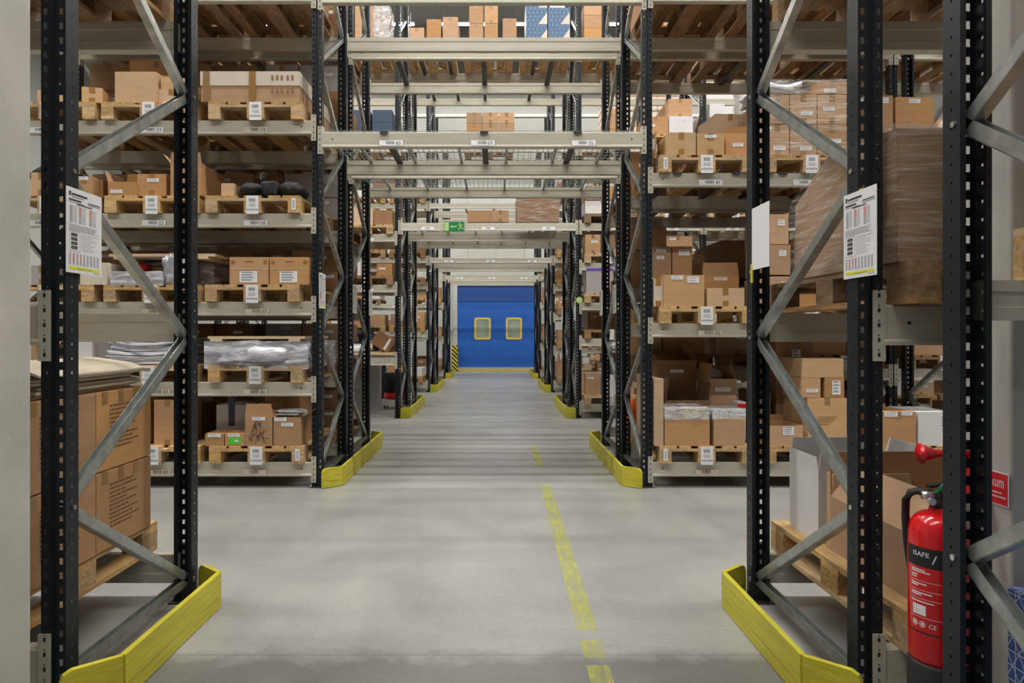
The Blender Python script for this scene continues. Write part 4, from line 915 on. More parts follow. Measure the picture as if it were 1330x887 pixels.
for i, (zz, w_, nm) in enumerate(((0, .24, 'lowest'), (.27, .20, 'middle'), (.53, .19, 'topmost'))):
    cbox(PX(1014, Y2) - .01 * i, 5.82, TR[1] + zz, w_, .5, .255, f'brown printed box, {nm} of the narrow stack beside the wrapped giant box', 'card', labs=(SL(.35, .72, .06, .05),), tape=False)
cbox(2.84, 5.85, TR[1], .5, .7, .6, 'brown box hidden behind the giant wrapped box, second shelf right', 'card')
cbox(3.6, 5.85, TR[1], .6, .7, .6, 'brown box on third pallet right, second shelf, mostly hidden', 'card')
# right third shelf
pbox((866, 904, 172), Y2, TR[2], .35, 'tan box with folded lid, left on the first pallet right, third shelf', 'cardtan')
pbox((905, 941, 173), Y2, TR[2], .35, 'tan box with white label, middle of first pallet right, third shelf', 'cardtan', labs=(SL(0, .85, .1, .025),))
pbox((942, 972, 173), Y2 + .05, TR[2], .35, 'brown open box with label, right end of first pallet, third shelf', 'card', labs=(SL(.1, .5, .09, .03),), flaps=(('f', 8, .05),))
pbox((849, 862, 174), Y2 + .12, TR[2], .6, 'pale box with long label at the left end, third shelf right', 'cardtan', labs=(SL(0, .6, .05, .09),), rz=-.2)
pbox((925, 967, 148), Y2 + .55, TR[2], .4, 'leaning large brown sheet box behind, first pallet right, third shelf', 'cardtan', rz=.1)
k = 0
for r_, (za, zb) in enumerate(((204, 163), (162.5, 124), (123.5, 107))):
    for c, (a, b_) in enumerate(((996, 1027), (1028, 1063), (1064, 1102))):
        if r_ == 2 and c < 2: continue
        z = TR[2] + (PZ(za, Y2) - PZ(204, Y2)) + .001 * r_
        cbox((PX(a, Y2) + PX(b_, Y2)) / 2, 5.83, z, PX(b_, Y2) - PX(a, Y2) - .003, .55, PZ(zb, Y2) - PZ(za, Y2) - .003, f'brown box in the film wrapped block, {["lower", "upper", "top"][r_]} row, {["left", "middle", "right"][c]}, third shelf', 'card', 'film wrapped block of boxes', labs=(SL(random.uniform(-.3, .3), random.uniform(.2, .8), .1, .035),), tape=True); k += 1
film(tag(link('pallet_film', MB().box(-.4, .4, -.4, .4, 0, .001, 'wrap').mesh('x'), None, (PX(1049, Y2), 6.16, TR[2])), 'clear stretch film around the block of boxes, third shelf right', 'stretch film'), .73, .70, .62, 'wrap', .02, jit=.02, seed=12, z0=.005)
o = lump('film_bundle', 'crumpled white film bundle on the wrapped block, third shelf right', 'film', (PX(1018, Y2), 6.1, TR[2] + .535), .34, .5, .11, 'silver', 6, .6)
pbox((1143, 1160, 124), Y2 + .3, TR[2], .5, 'narrow brown box with strap, third shelf right, third pallet', 'card', labs=(SL(-.2, .93, .06, .05),))
o = pbox((1163, 1213, 126), Y2 + .3, TR[2] + .362, .5, 'brown box with printed text, upper, third pallet right', 'card', labs=(SL(0, .85, .1, .04),), tape=False)
o = pbox((1163, 1213, 160), Y2 + .3, TR[2], .5, 'brown box underneath the printed one, third pallet right', 'card', tape=False)
for q_ in (o,): pass
cbox(PX(1195, Y2), 5.80, TR[2] + .0, .5, .28, .22, 'tilted open pale box lid, front of the third pallet right', 'cardpale', flaps=(('r', 30, .15),))
# right high shelf boxes
for i, x in enumerate(PRX): cbox(x, 5.9, TR[3], .7, .9, .5, f'brown box on the high pallet, {ORD[i + 1]} right of passage, second rack', 'card')

# ---- generic filling of the racks behind
TONE = {'card': 'brown', 'cardtan': 'tan', 'carddark': 'dark brown', 'cardpale': 'pale', 'cardwhite': 'white', 'cardgrey': 'grey'}
def fill(k, xs, z, hmax, where, shelf, seed, detail=False, lab=True, plab='pallets in the racks behind', tones=('card', 'card', 'cardtan', 'card', 'carddark', 'cardwhite'), dens=1.0, depth=1, full=False, skip=()):
    rs = random.Random(seed); y0, y1, t, nm = RK[k]; count = 0; out = UNSEEN.get(seed, ())
    for i, x in enumerate(xs):
        if rs.random() > dens: continue
        if i in skip: continue
        pw = f'{ORD[i + 1]} pallet {where}'
        pallet(x, y0 - .05, z, f'wooden pallet, {ORD[i + 1]} {where}, {shelf} shelf, {nm} from camera', plab, detail=detail, lab=lab, old=(k == '2b' or rs.random() < .25))
        n = rs.choice((2, 2, 3)); ws = [rs.uniform(.7, 1.2) for _ in range(n)]; tot = sum(ws); xx = x - .39
        for c in range(n):
            w = .78 * ws[c] / tot; hh = (hmax / (2 if hmax < .62 else 3) - .004) if full else min(hmax, rs.uniform(.18, .36)); zz = z + .145; cols = 0
            slot = ('left', 'right')[c] if n == 2 else ('left', 'middle', 'right')[c]
            while zz + hh < z + .145 + hmax and cols < (3 if full else rs.choice((1, 2))):
                mt = rs.choice(tones); st = ['lower', 'upper', 'topmost'][cols]
                lb = ((rs.uniform(-.4, .4), rs.uniform(.5, .85), round(min(.1, w * .6), 2), .03),) if rs.random() < .7 else ()
                fl = (('b', rs.uniform(-20, 30), .08), ('l', rs.uniform(0, 60), .08)) if (rs.random() < .2 and not full) else ()
                d = rs.choice((.4, .55, .9)) * depth; yj = rs.uniform(0, .05); tp = rs.random() < .6; count += 1
                #LOG
                if count not in out: cbox(xx + w / 2, y0 - .03 + yj, zz, w - .012, d, hh - .004, f'{TONE[mt]} box, {st} {slot}, {ORD[i + 1]} pallet {where}, {shelf} shelf, {nm}', mt, 'boxes in the racks behind', labs=lb, flaps=fl, tape=tp)
                zz += hh; cols += 1
                if fl: break
            xx += w
B3 = [-2.0, -2.9, -3.8]
SHN = ['lowest', 'second', 'third', 'fourth', 'fifth', 'sixth', 'seventh']
for l, z in enumerate(LV_L):
    if l == 5: fill('2b', B3, z, .9, 'left', 'highest', 300 + l); continue
    nx = LV_L[l + 1]; fill('2b', B3, z, nx - z - .30, 'left', SHN[l], 300 + l, full=True, tones=('carddark', 'card', 'cardgrey', 'card'))
for l, z in enumerate(LV_R2):
    nx = LV_R2[l + 1] if l < 4 else z + 1.2
    fill('2b', [1.78, 2.7, 3.6], z, min(nx - z - .30, .62 if l != 0 else .4), 'right', SHN[l], 320 + l, skip=(0,) if l == 0 else (), tones=('card', 'card', 'carddark', 'cardtan'))
for l, z in enumerate(L3L):
    nx = L3L[l + 1] if l < 3 else z + 1.2
    fill('3a', B3, z, min(nx - z - .30, (.22, .3, .45, .45)[l]), 'left', SHN[l], 340 + l, dens=.9, skip=(0,) if l >= 2 else ())
for l, z in enumerate(L3R):
    nx = L3R[l + 1] if l < 6 else z + 1.2
    fill('3a', [1.78, 2.68], z, min(nx - z - .30, .6), 'in first right bay', SHN[l], 360 + l, skip=(0,) if l in (2, 5, 6) else ())
for l, z in enumerate(L3R2):
    nx = L3R2[l + 1] if l < 5 else z + 1.2
    fill('3a', [3.72, 4.6, 5.47], z, min(nx - z - .30, .7), 'in second right bay', SHN[l], 380 + l, dens=.85)
pallet(1.78, 10.6, 1.80, 'wooden pallet under the purple topped carton, fourth rack right', 'pallets in the racks behind', detail=False); pallet(1.78, 10.6, 4.27, 'wooden pallet under the small stacked boxes, fourth rack right', 'pallets in the racks behind', detail=False)
pallet(1.78, 10.6, 5.73, 'wooden pallet under the flat brown cartons, fourth rack right top', 'pallets in the racks behind', detail=False)
pallet(-2.0, 10.6, 4.27, 'wooden pallet under the dark blue cartons, fourth rack left', 'pallets in the racks behind', detail=False); pallet(-2.0, 10.6, 5.73, 'wooden pallet under the tall brown boxes, fourth rack left top', 'pallets in the racks behind', detail=False)
for l, z in enumerate([.22, .93, 2.0, 3.04, 4.27]): fill('3a', [6.45, 7.35, 8.2], z, (.35, .3, .5, .5, .5)[l], 'in third right bay', SHN[l], 470 + l)
for l, z in enumerate(LV_R2): fill('2b', [4.62, 5.5, 6.35], z, (.3, .5, .5, .8, .8)[l], 'in outer right bay', SHN[l], 480 + l)
for l, z in enumerate([1.36, 2.45, 3.04, 4.27]): fill('4a', B3, z, (.4, .15, .4, .5)[l], 'left', SHN[l + 1], 400 + l, dens=.85)
for l, z in enumerate([.22, 1.0, 1.75, 2.4, 3.04, 4.27]): fill('4a', [1.78, 2.68], z, (.45, .4, .3, .3, .4, .5)[l], 'in first right bay', SHN[l], 420 + l)
for l, z in enumerate([.22, 1.1, 2.0, 3.04, 4.27]): fill('4a', [3.72, 4.6, 5.47], z, .5, 'in second right bay', SHN[l], 430 + l, dens=.7)
for l, z in enumerate([.22, 1.2, 2.2, 3.04]): fill('5a', B3, z, .5, 'left', SHN[l], 440 + l, dens=.7)
for l, z in enumerate([.22, 1.0, 2.2, 3.04]): fill('5a', [1.78, 2.68], z, .5, 'in first right bay', SHN[l], 450 + l)
for l, z in enumerate([1.24, 3.04]): fill('3b', [1.78, 2.68], z, .4, 'in first right bay', SHN[l * 3 + 1], 460 + l)
fill('4a', [-2.05, -2.95], .22, .5, 'left', 'lowest', 401)

# ---- tall stacks on the high level of the sixth rack, right
bay('4a', XR, 3.24, [5.73], 'highest level, first bay right'); bay('4a', 3.24, 5.95, [5.73], 'highest level, second bay right')
for i, x in enumerate((1.95, 2.78, 3.78, 5.25)): pallet(x, 15.4, 5.73, f'wooden pallet, {ORD[i + 1]} from the passage, highest level of sixth rack', 'pallets in the racks behind', detail=False)
for i, x in enumerate((2.78, 3.78)):
    for c in range(3):
        for rw in range(5):
            o = cbox(x - .26 + .262 * c, 15.42, 5.876 + .17 * rw, .25, .5, .165, f'pale tub with dark lid band, {ORD[rw + 1]} up, {["left", "middle", "right"][c]} of {["left", "right"][i]} high stack', 'cardpale', 'pale tubs stacked high in the sixth rack', tape=False)
            mb = MB(); mb.box(-.1255, .1255, -.2515, .2515, .115, .150, 'carddark'); link('lid_band', cached('lband', lambda: mb.mesh('lid_band')), o)
for rw in range(3):
    o = cbox(5.25, 15.42, 5.876 + .36 * rw, .74, .9, .355, f'white film wrapped carton, {["lowest", "middle", "top"][rw]} of high stack, sixth rack right', 'cardwhite', 'white film wrapped cartons', tape=False)

# ---- goods high over the passage (fourth rack)
def hb(x0, x1, yt, z, label, mt='card', d=.5, dy=0, **k): return pbox((x0, x1, yt), 10.62 + dy, z, d, label, mt, **k)
ZT = 5.73 + .145; s_ = 3
for i, x in enumerate((-2.0, -1.05, -.12, .80)):
    if i: pallet(x, 10.6, 5.73, f'wooden pallet high over the passage, {ORD[i]} from left, upper beams of fourth rack', 'pallets over the passage', detail=False, lab=True)
hb(461, 486, 3, ZT, 'tall brown box stack behind the left upright, high over passage', 'card', dy=.02)
o = hb(487, 503, 3, ZT, 'tall brown box partly in white film, high over passage left', 'card'); film(o, .22, .5, .6, 'wrapthick', .01, jit=.02)
hb(531, 551, 36, ZT, 'small orange brown box, left of three stepped boxes high over passage', 'card')
hb(554, 573, 25, ZT, 'open orange brown box, middle of three stepped boxes over passage', 'card')
hb(575, 595, 22, ZT, 'taller orange brown box, right of three stepped boxes over passage', 'card')
for i, (a, b_) in enumerate(((609, 628), (629, 647))):
    for j in range(2): cbox((PX(a, 10.62) + PX(b_, 10.62)) / 2, 10.64, ZT + .28 * j, PX(b_, 10.62) - PX(a, 10.62) - .01, .5, .275, f'brown strapped box, {["lower", "upper"][j]} {["left", "right"][i]} of four over the passage middle', 'card')
hb(653, 671, 24, ZT, 'single narrow brown box between stacks high over the passage', 'card')
for i, (a, b_) in enumerate(((683, 711), (712, 740))):
    for j in range(3):
        if j == 2 and i == 1: continue
        w = PX(b_, 10.62) - PX(a, 10.62) - .006; hh = .255 if j < 2 else .12
        o = cbox((PX(a, 10.62) + PX(b_, 10.62)) / 2, 10.62, ZT + .257 * j, w, .5, hh, f'dark blue patterned carton, {["lower", "upper", "top"][j]} {["left", "right"][i]}, high over the passage', 'bluetrismall', tape=False, group='blue patterned cartons')
        mb = MB(); mb.add([(w / 2 - .14, -.2515, 0), (w / 2, -.2515, 0), (w / 2, -.2515, .18)], [(0, 1, 2)], 'cardpale'); link('white_corner', mb.mesh('white_corner'), o)
hb(714, 734, 6, ZT + .514, 'white paper bundle on top of the blue cartons, over passage', 'cardwhite', tape=False)
for j in range(3): hb(759, 782, 42 - j * 17, ZT + .21 * j, f'flat brown carton, {["lowest", "middle", "top"][j]} of the stack high over passage right', 'card', tape=False) if False else cbox(PX(770, 10.62), 10.62, ZT + .2 * j, .27, .5, .196, f'flat brown carton, {["lowest", "middle", "top"][j]} of the stack high over passage right', 'card', tape=False)
Z4 = 4.27 + .145
bay('3a', XL, XR, [4.27], 'middle level over the passage')
for i in range(3):
    for j in range(2): cbox(PX(616 + 21 * i, 10.62), 10.62, Z4 + .172 * j, .24, .4, .168, f'orange brown box, {["lower", "upper"][j]} row, {["left", "middle", "right"][i]} of six over the passage', 'card', 'six orange brown boxes')
pallet(-.12, 10.6, 4.27, 'wooden pallet under six orange brown boxes over the passage', 'pallets over the passage', detail=False)
for i, (a, b_, t_) in enumerate(((459, 488, 141), (489, 516, 143))):
    for j in range(2):
        cbox((PX(a, 10.6) + PX(b_, 10.6)) / 2 - .07, 10.6, Z4 + .19 * j + .0, .31, .5, .186, f'dark blue carton, {["lower", "upper"][j]} {["left", "right"][i]}, beside left uprights of fourth rack', 'cardblue', 'dark blue cartons', tape=False)
for i in range(4): cbox(PX(799, 10.6) + .02, 10.62, Z4 + .10 * i, .16, .4, .097, f'small brown box, {["lowest", "second", "third", "top"][i]} in stack right of the passage, fourth rack', 'card', 'small stacked brown boxes', tape=False)
Z3 = 3.04 + .02
pallet(-.10, 10.6, 3.065, 'pallet on the wire deck of the third portal', 'pallets over the passage', detail=False, lab=False) if False else None
cbox(PX(623, 10.62), 10.66, 3.062, .38, .4, .18, 'brown open box, left on the third portal deck', 'card', flaps=(('l', 50, .06), ('r', 50, .06)))
cbox(PX(650, 10.62), 10.66, 3.062, .26, .4, .18, 'brown closed box, right neighbour on the third portal deck', 'card')
cbox(PX(699, 10.62), 10.66, 3.062, .66, .7, .42, 'large film wrapped brown box on the third portal deck', 'carddark', wrap=True, tape=False)
# exit sign on the third portal
mb = MB(); mb.box(-.155, .155, -.012, 0, 0, .155, 'green'); mb.quad((-.150, -.0125, .012), (-.085, -.0125, .012), (-.085, -.0125, .143), (-.150, -.0125, .143), 'palegreen')
mb.add([(-.065, -.013, .078), (-.035, -.013, .105), (-.035, -.013, .087), (.04, -.013, .087), (.04, -.013, .069), (-.035, -.013, .069), (-.035, -.013, .051)], [(0, 1, 2, 3, 4, 5, 6)], 'palegreen')
for a, b_, w_ in (((.09, .115), (.10, .075), .024), ((.10, .075), (.075, .05), .014), ((.075, .05), (.06, .025), .011), ((.10, .075), (.125, .05), .014), ((.125, .05), (.145, .04), .011), ((.09, .112), (.065, .095), .009), ((.065, .095), (.055, .11), .009), ((.095, .11), (.125, .095), .009), ((.125, .095), (.135, .11), .009)):
    mb.bar((a[0], -.0128, a[1]), (b_[0], -.0128, b_[1]), .002, w_, 'palegreen', up=(0, 1, 0)) if False else mb.bar((a[0], -.0135, a[1]), (b_[0], -.0135, b_[1]), w_, .002, 'palegreen', up=(0, 1, 0))
mb.lathe([(.011, -.0145), (.011, -.0125)], 'palegreen', 12, (.08, 0, .128), 'y')
o = link('exit_sign', mb.mesh('exit_sign'), None, (PX(590, 10.62), 10.635, 3.04 - .135)); tag(o, 'green emergency exit sign with left arrow and running figure on third portal beam', 'exit sign')

# ---- packing area left behind the third portal
o = link('packing_table', MB().box(XLL + .05, XL - .05, 10.62, 11.5, .985, 1.02, 'ply').mesh('packing_table')); tag(o, 'long packing table top of light plywood between left uprights of fourth rack', 'table')
bay('3a', XLL, XL, [.984], 'worktop height left bay', h=.16)
o = cbox(PX(493, 10.9), 10.85, 1.022, .32, .34, .22, 'tilted dark brown box with white strip on the packing table', 'carddark', tape=False); o.rotation_euler = (0, .55, 0); o.location.z = 1.09
mb = MB(); mb.box(.06, .1, -.1716, -.1705, .02, .22, 'white'); link('white_strip', mb.mesh('white_strip'), o)
cbox(PX(503, 11.2) + .02, 11.26, 1.022, .22, .22, .25, 'dark brown carton standing on the packing table beside right upright', 'carddark')
o = lump('white_paper', 'crumpled white packing paper on the table', 'paper', (PX(465, 10.9), 10.9, 1.022), .3, .3, .12, 'foam', 4, .5)
cbox(PX(477, 11.6), 11.56, .0, .42, .26, .80, 'tall grey brown carton standing under the packing table', 'cardgrey', tape=False)
tb = empty('waste_trolley', (-1.79, 12.18, 0), 'black waste bin with red band on grey wheeled base under the table', 'bin')
mb = MB(); mb.lathe([(.20, .27), (.225, .62), (.21, .63)], 'fabric', 20); link('black_liner', mb.mesh('black_liner', True), tb)
mb = MB(); mb.lathe([(.20, .16), (.21, .28)], 'redsign', 20); link('red_band', mb.mesh('red_band', True), tb)
mb = MB(); mb.box(-.21, .21, -.2, .2, .06, .16, 'lampbody'); link('wheeled_base', mb.mesh('wheeled_base'), tb)
for sx in (-1, 1):
    for sy in (-1, 1): mb = MB(); mb.lathe([(.03, -.012), (.03, .012)], 'black', 12, (0, 0, .03), 'x'); link('castor', mb.mesh('castor'), tb, (sx * .17, sy * .16, 0))
# person bending over the table from behind
def person():
    r = empty('person', (-2.20, 12.55, 0), 'person in dark navy top bending over the packing table, half hidden by uprights', 'person')
    V = [(0, 0, .93), (-.02, -.06, 1.10), (-.12, -.22, 1.27), (-.24, -.40, 1.30), (-.33, -.50, 1.24), (-.37, -.56, 1.18), (-.40, -.62, 1.13),
         (-.24 + .17, -.40, 1.28), (.00, -.60, 1.15), (.05, -.80, 1.06), (.05, -.87, 1.05),
         (-.24 - .16, -.36, 1.27), (-.50, -.58, 1.14), (-.42, -.82, 1.07), (-.40, -.89, 1.06),
         (.10, .02, .90), (.11, .00, .50), (.11, .05, .09), (.11, -.10, .04),
         (-.10, .02, .90), (-.11, .00, .50), (-.12, .05, .09), (-.12, -.10, .04)]
    E = [(0, 1), (1, 2), (2, 3), (3, 4), (4, 5), (5, 6), (3, 7), (7, 8), (8, 9), (9, 10), (3, 11), (11, 12), (12, 13), (13, 14), (0, 15), (15, 16), (16, 17), (17, 18), (0, 19), (19, 20), (20, 21), (21, 22)]
    R = [.14, .13, .15, .14, .065, .08, .07, .07, .05, .035, .03, .07, .05, .035, .03, .085, .06, .045, .04, .085, .06, .045, .04]
    def sk(name, vi, mt, inf=0):
        idx = {a: i for i, a in enumerate(vi)}; me = bpy.data.meshes.new(name); me.from_pydata([V[i] for i in vi], [(idx[a], idx[b]) for a, b in E if a in idx and b in idx], [])
        me.materials.append(M[mt]); o = link(name, me, r); md = o.modifiers.new('s', 'SKIN'); 
        for i, a in enumerate(vi): me.skin_vertices[0].data[i].radius = (R[a] + inf, R[a] + inf)
        me.skin_vertices[0].data[0].use_root = True; md.use_smooth_shade = True; o.modifiers.new('d', 'SUBSURF').levels = 2; return o
    bpy.context.view_layer.update()
    me = bpy.data.meshes.new('body')
    for nm, vi, mt, inf in (('body', list(range(23)), 'skin', 0), ('navy_top', [0, 1, 2, 3, 4, 7, 8, 11, 12], 'navy', .014), ('trousers', [0, 15, 16, 17, 19, 20, 21], 'navy', .012)):
        me = bpy.data.meshes.new(nm); idx = {a: i for i, a in enumerate(vi)}
        me.from_pydata([V[i] for i in vi], [(idx[a], idx[b]) for a, b in E if a in idx and b in idx], [])
        o = link(nm, me, r); md = o.modifiers.new('skin', 'SKIN'); md.use_smooth_shade = True
        if not me.skin_vertices: 
            bpy.context.view_layer.objects.active = o
        lay = me.skin_vertices[0] if me.skin_vertices else me.attributes and None
        if me.skin_vertices:
            for i, a in enumerate(vi): me.skin_vertices[0].data[i].radius = (R[a] + inf, R[a] + inf)
            me.skin_vertices[0].data[0].use_root = True
        me.materials.append(M[mt]); sd = o.modifiers.new('sub', 'SUBSURF'); sd.levels = 2; sd.render_levels = 2
    mb = MB(); mb.lathe([(.02, -.10), (.07, -.07), (.095, 0), (.085, .06), (.04, .10)], 'fabric', 20, (-.395, -.60, 1.165)); link('hair', mb.mesh('hair', True), r)
    for hx, hy in ((.05, -.89), (-.40, -.91)):
        mb = MB()
        for i, (dx, ln) in enumerate(((-.028, .055), (-.01, .068), (.01, .065), (.028, .05))): mb.tube([(dx * .7, 0, 0), (dx, -ln * .6, .004), (dx, -ln, -.012)], .008, 'skin', 6)
        mb.tube([(.03, .03, 0), (.055, 0, .0), (.06, -.025, -.01)], .009, 'skin', 6); mb.box(-.035, .035, -.01, .06, -.012, .012, 'skin')
        link('hand', mb.mesh('hand', True), r, (hx, hy, 1.05))
person()
# traffic cone in the second cross aisle, right
tc = empty('traffic_cone', (1.72, 8.55, 0), 'orange traffic cone behind the right uprights of second portal', 'cone')
mb = MB(); mb.box(-.17, .17, -.17, .17, 0, .03, 'orange'); link('cone_base', mb.mesh('cone_base'), tc)
mb = MB(); mb.lathe([(.13, .03), (.03, .5), (.022, .51)], 'orange', 20); link('cone_body', mb.mesh('cone_body', True), tc)
mb = MB(); mb.lathe([(.0865, .23), (.066, .33)], 'white', 20); link('white_band', mb.mesh('white_band', True), tc)
# tall carton seen beyond second rack left (grey cupboard), bottle cartons with purple top on the right
o = cbox(1.62, 10.63, 1.80 + .145, .42, .4, .38, 'grey white carton with purple top on the fourth rack beside passage', 'cardgrey', tape=False)
mb = MB(); mb.box(-.212, .212, -.202, .202, .35, .392, 'purple'); link('purple_top', mb.mesh('purple_top'), o)
# round pale disc sign on the right upright of the third portal
mb = MB(); mb.lathe([(.05, -.004), (.05, 0)], 'palegreen', 24, axis='y'); o = link('round_tag', mb.mesh('round_tag'), None, (1.30, 10.644, 1.84)); tag(o, 'round pale green tag on the right upright of the third portal', 'tag')

# ============================================================ SETTING
mb = MB(); mb.quad((-14, -4, 0), (14, -4, 0), (14, 24.3, 0), (-14, 24.3, 0), 'floor'); struct('floor', mb)
mb = MB(); mb.quad((-14, -4, 11.2), (14, -4, 11.2), (14, 24.3, 11.2), (-14, 24.3, 11.2), 'ceiling')
for y in range(-2, 25, 3): mb.box(-14, 14, y, y + .22, 10.75, 11.2, 'ceiling')
for x in (-9, -4.5, 0, 4.5, 9): mb.box(x - .06, x + .06, -4, 24.2, 10.5, 10.62, 'lampbody')
struct('ceiling', mb)
mb = MB(); DX0, DX1, DZ = PX(594, 24.1), PX(696, 24.1), 3.02
mb.box(-14, DX0 - .02, 24.2, 24.5, 0, 6.6, 'wall'); mb.box(DX1 + .02, 14, 24.2, 24.5, 0, 6.6, 'wall'); mb.box(DX0 - .02, DX1 + .02, 24.2, 24.5, DZ + .02, 6.6, 'wall'); mb.box(-14, 14, 24.2, 24.5, 6.6, 11.2, 'walldark')
for i in range(28): mb.box(-14 + i, -13.985 + i, 24.19, 24.2, 3.4, 11.2, 'greyink')
for z in (3.4, 6.5, 8.35, 9.0, 10.1): mb.box(-14, 14, 24.15, 24.2, z, z + .10, 'wall')
struct('wall_back', mb)
for x, nm in ((-14, 'left'), (14, 'right')):
    mb = MB(); mb.box(x - .1, x + .1, -4, 24.3, 0, 11.2, 'wall'); struct('wall_' + nm, mb)
# door
mb = MB(); W = DX1 - DX0; cx = (DX0 + DX1) / 2
for i in range(24): mb.box(DX0 + .01 + i * (W - .02) / 24, DX0 + .01 + (i + 1) * (W - .02) / 24 - .004, 24.10, 24.13, .14, DZ - .56, 'blue')
mb.box(DX0 + .01, DX1 - .01, 24.115, 24.125, .14, DZ - .56, 'blue')
d = struct('door_1', mb)
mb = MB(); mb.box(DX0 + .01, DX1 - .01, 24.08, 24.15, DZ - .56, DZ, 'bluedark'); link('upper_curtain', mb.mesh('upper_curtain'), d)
for a, b_ in ((616, 637.5), (657, 678)):
    xa, xb = PX(a, 24.08), PX(b_, 24.08); za, zb = PZ(441, 24.08), PZ(412.5, 24.08); mb = MB(); ro = .08
    def rrect(x0, x1, z0, z1, r):
        P = []
        for cx_, cz_, a0 in ((x1 - r, z1 - r, 0), (x0 + r, z1 - r, 90), (x0 + r, z0 + r, 180), (x1 - r, z0 + r, 270)):
            for q in range(5): t = math.radians(a0 + q * 22.5); P.append((cx_ + r * math.cos(t), cz_ + r * math.sin(t)))
        return P
    o1, i1 = rrect(xa, xb, za, zb, ro), rrect(xa + .07, xb - .07, za + .07, zb - .07, ro * .6); n = len(o1)
    v = [(p[0], 24.07, p[1]) for p in o1 + i1] + [(p[0], 24.10, p[1]) for p in o1 + i1]
    fs = [(i, (i + 1) % n, n + (i + 1) % n, n + i) for i in range(n)] + [(i, 2 * n + i, 2 * n + (i + 1) % n, (i + 1) % n) for i in range(n)] + [(n + i, n + (i + 1) % n, 3 * n + (i + 1) % n, 3 * n + i) for i in range(n)]
    mb.add(v, fs, 'doryel'); f = link('window_frame', mb.mesh('window_frame'), d)
    mb = MB(); mb.prism(i1, 'y', 24.088, 24.096, 'pane'); link('window_pane', mb.mesh('window_pane'), f)
mb = MB(); mb.box(DX0 + .01, DX1 - .01, 24.06, 24.14, .07, .14, 'doorframe'); link('bottom_bar', mb.mesh('bottom_bar'), d)
mb = MB(); mb.box(DX0 + .01, DX1 - .01, 24.03, 24.15, .0, .07, 'doryel'); link('bottom_seal', mb.mesh('bottom_seal'), d)
mb = MB(); mb.box(DX0 - .14, DX0, 24.02, 24.2, 0, DZ + .2, 'doorframe'); mb.box(DX1, DX1 + .14, 24.02, 24.2, 0, DZ + .2, 'doorframe'); mb.box(DX0, DX1, 24.02, 24.2, DZ, DZ + .2, 'doorframe'); struct('trim_1', mb)
mb = MB(); mb.box(-.1, .1, -.05, .05, 0, .92, 'hazard'); mb.box(-.12, .12, -.07, .07, 0, .012, 'hazard'); o = link('hazard_post', mb.mesh('hazard_post'), None, (PX(591, 23.9), 23.9, 0)); tag(o, 'black and yellow striped post left of the blue door', 'post')
# concrete columns
for x0, x1, nm in ((-2.0, -1.505, 'left'), (1.462, 1.95, 'right')):
    mb = MB(); n = 24; rs = random.Random(x0)
    X = x1 if nm == 'left' else x0
    mb.box(x0, x1, 1.935, 2.215, 0, 11.2, 'concrete'); o = struct('trim_2' if nm == 'left' else 'trim_3', mb)
    b = o.modifiers.new('bev', 'BEVEL'); b.width = .012; b.segments = 3
# floor marking
o = MB()
def seg(ya, yb): return [( .40 + (y - 2.4) * .0085, y) for y in (ya, yb)]
for (ya, yb) in ((2.30, 2.70), (2.76, 2.92), (3.02, 5.95), (6.75, 8.0)):
    (xa, _), (xb, _) = seg(ya, yb); o.quad((xa - .045, ya, .0015), (xa + .045, ya, .0015), (xb + .045, yb, .0015), (xb - .045, yb, .0015), 'line')
o = link('floor_marking', o.mesh('floor_marking')); tag(o, 'worn yellow dashed line painted on the passage floor', 'floor line')

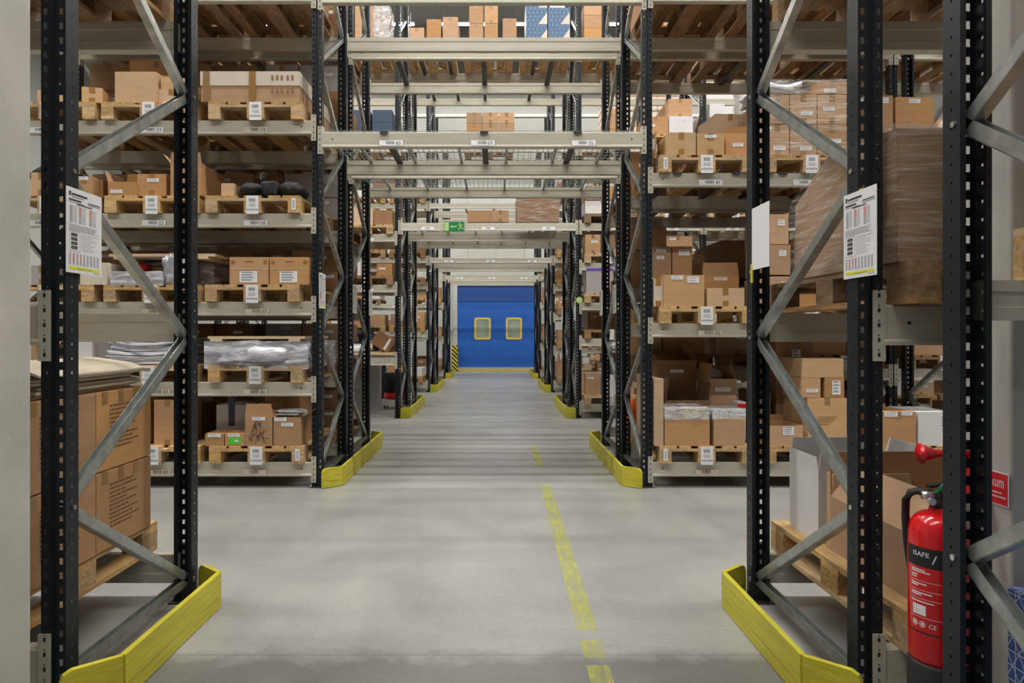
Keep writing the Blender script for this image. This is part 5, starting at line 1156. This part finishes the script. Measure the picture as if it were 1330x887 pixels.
# ---- lamps
LY = [-1.0, 4.62, 9.35, 14.1, 18.9, 23.15]
def lamp_mesh():
    mb = MB(); mb.prism([(-.09, 0), (.09, 0), (.06, .07), (-.06, .07)], 'x', -.75, .75, 'lampbody'); return mb.mesh('lamp_housing')
def tube_mesh():
    mb = MB(); mb.box(-.73, .73, -.05, .05, -.03, -.002, 'lamp'); return mb.mesh('diffuser')
for j, y in enumerate(LY):
    for i in range(8):
        x = -7 + 2.0 * i
        if j == 0 and abs(x) > 4: continue
        o = link('ceiling_lamp', cached('lamp', lamp_mesh), None, (x, y, 9.9)); tag(o, f'white tube lamp, {ORD[i + 1]} from left, above {["the camera", "the first cross aisle", "the second cross aisle", "the third cross aisle", "the fourth cross aisle", "the blue door"][j]}', 'lamp', 'tube lamps over the cross aisles')
        link('diffuser', cached('tubem', tube_mesh), o)
        mb = MB(); mb.box(-.5, -.49, -.005, .005, .07, .62, 'bolt'); mb.box(.49, .5, -.005, .005, .07, .62, 'bolt'); link('hanger', cached('hang', lambda: mb.mesh('hanger')), o)
    ld = bpy.data.lights.new('tube_light', 'AREA'); ld.shape = 'RECTANGLE'; ld.size = 17; ld.size_y = .16; ld.energy = LE * (.9, 1.15, .62, .6, .75, .33)[j]; ld.color = (1, .965, .90)
    lo = bpy.data.objects.new('tube_light', ld); COL.objects.link(lo); lo.location = (0, y, 9.86)

# ---- world, camera, view
w = bpy.data.worlds.new('World'); S.world = w; w.use_nodes = True; bg = w.node_tree.nodes['Background']; bg.inputs[0].default_value = (.95, .97, 1, 1); bg.inputs[1].default_value = WS
cd = bpy.data.cameras.new('Camera'); cam = bpy.data.objects.new('Camera', cd); COL.objects.link(cam)
cam.location = (0, 0, CH); cam.rotation_euler = (PI / 2, 0, 0); cd.sensor_width = 36; cd.lens = 36 * F / 1330; cd.shift_x = (665 - VX) / 1330; cd.shift_y = -(443.5 - VY) / 1330; cd.clip_start = .02; cd.clip_end = 100
S.camera = cam
S.view_settings.view_transform = 'Standard'; S.view_settings.look = 'None'; S.view_settings.gamma = 1; S.view_settings.use_curve_mapping = False; S.view_settings.exposure = EXPO
S.cycles.max_bounces = 8; S.cycles.transparent_max_bounces = 24; S.cycles.use_denoising = True; S.cycles.sample_clamp_indirect = 4
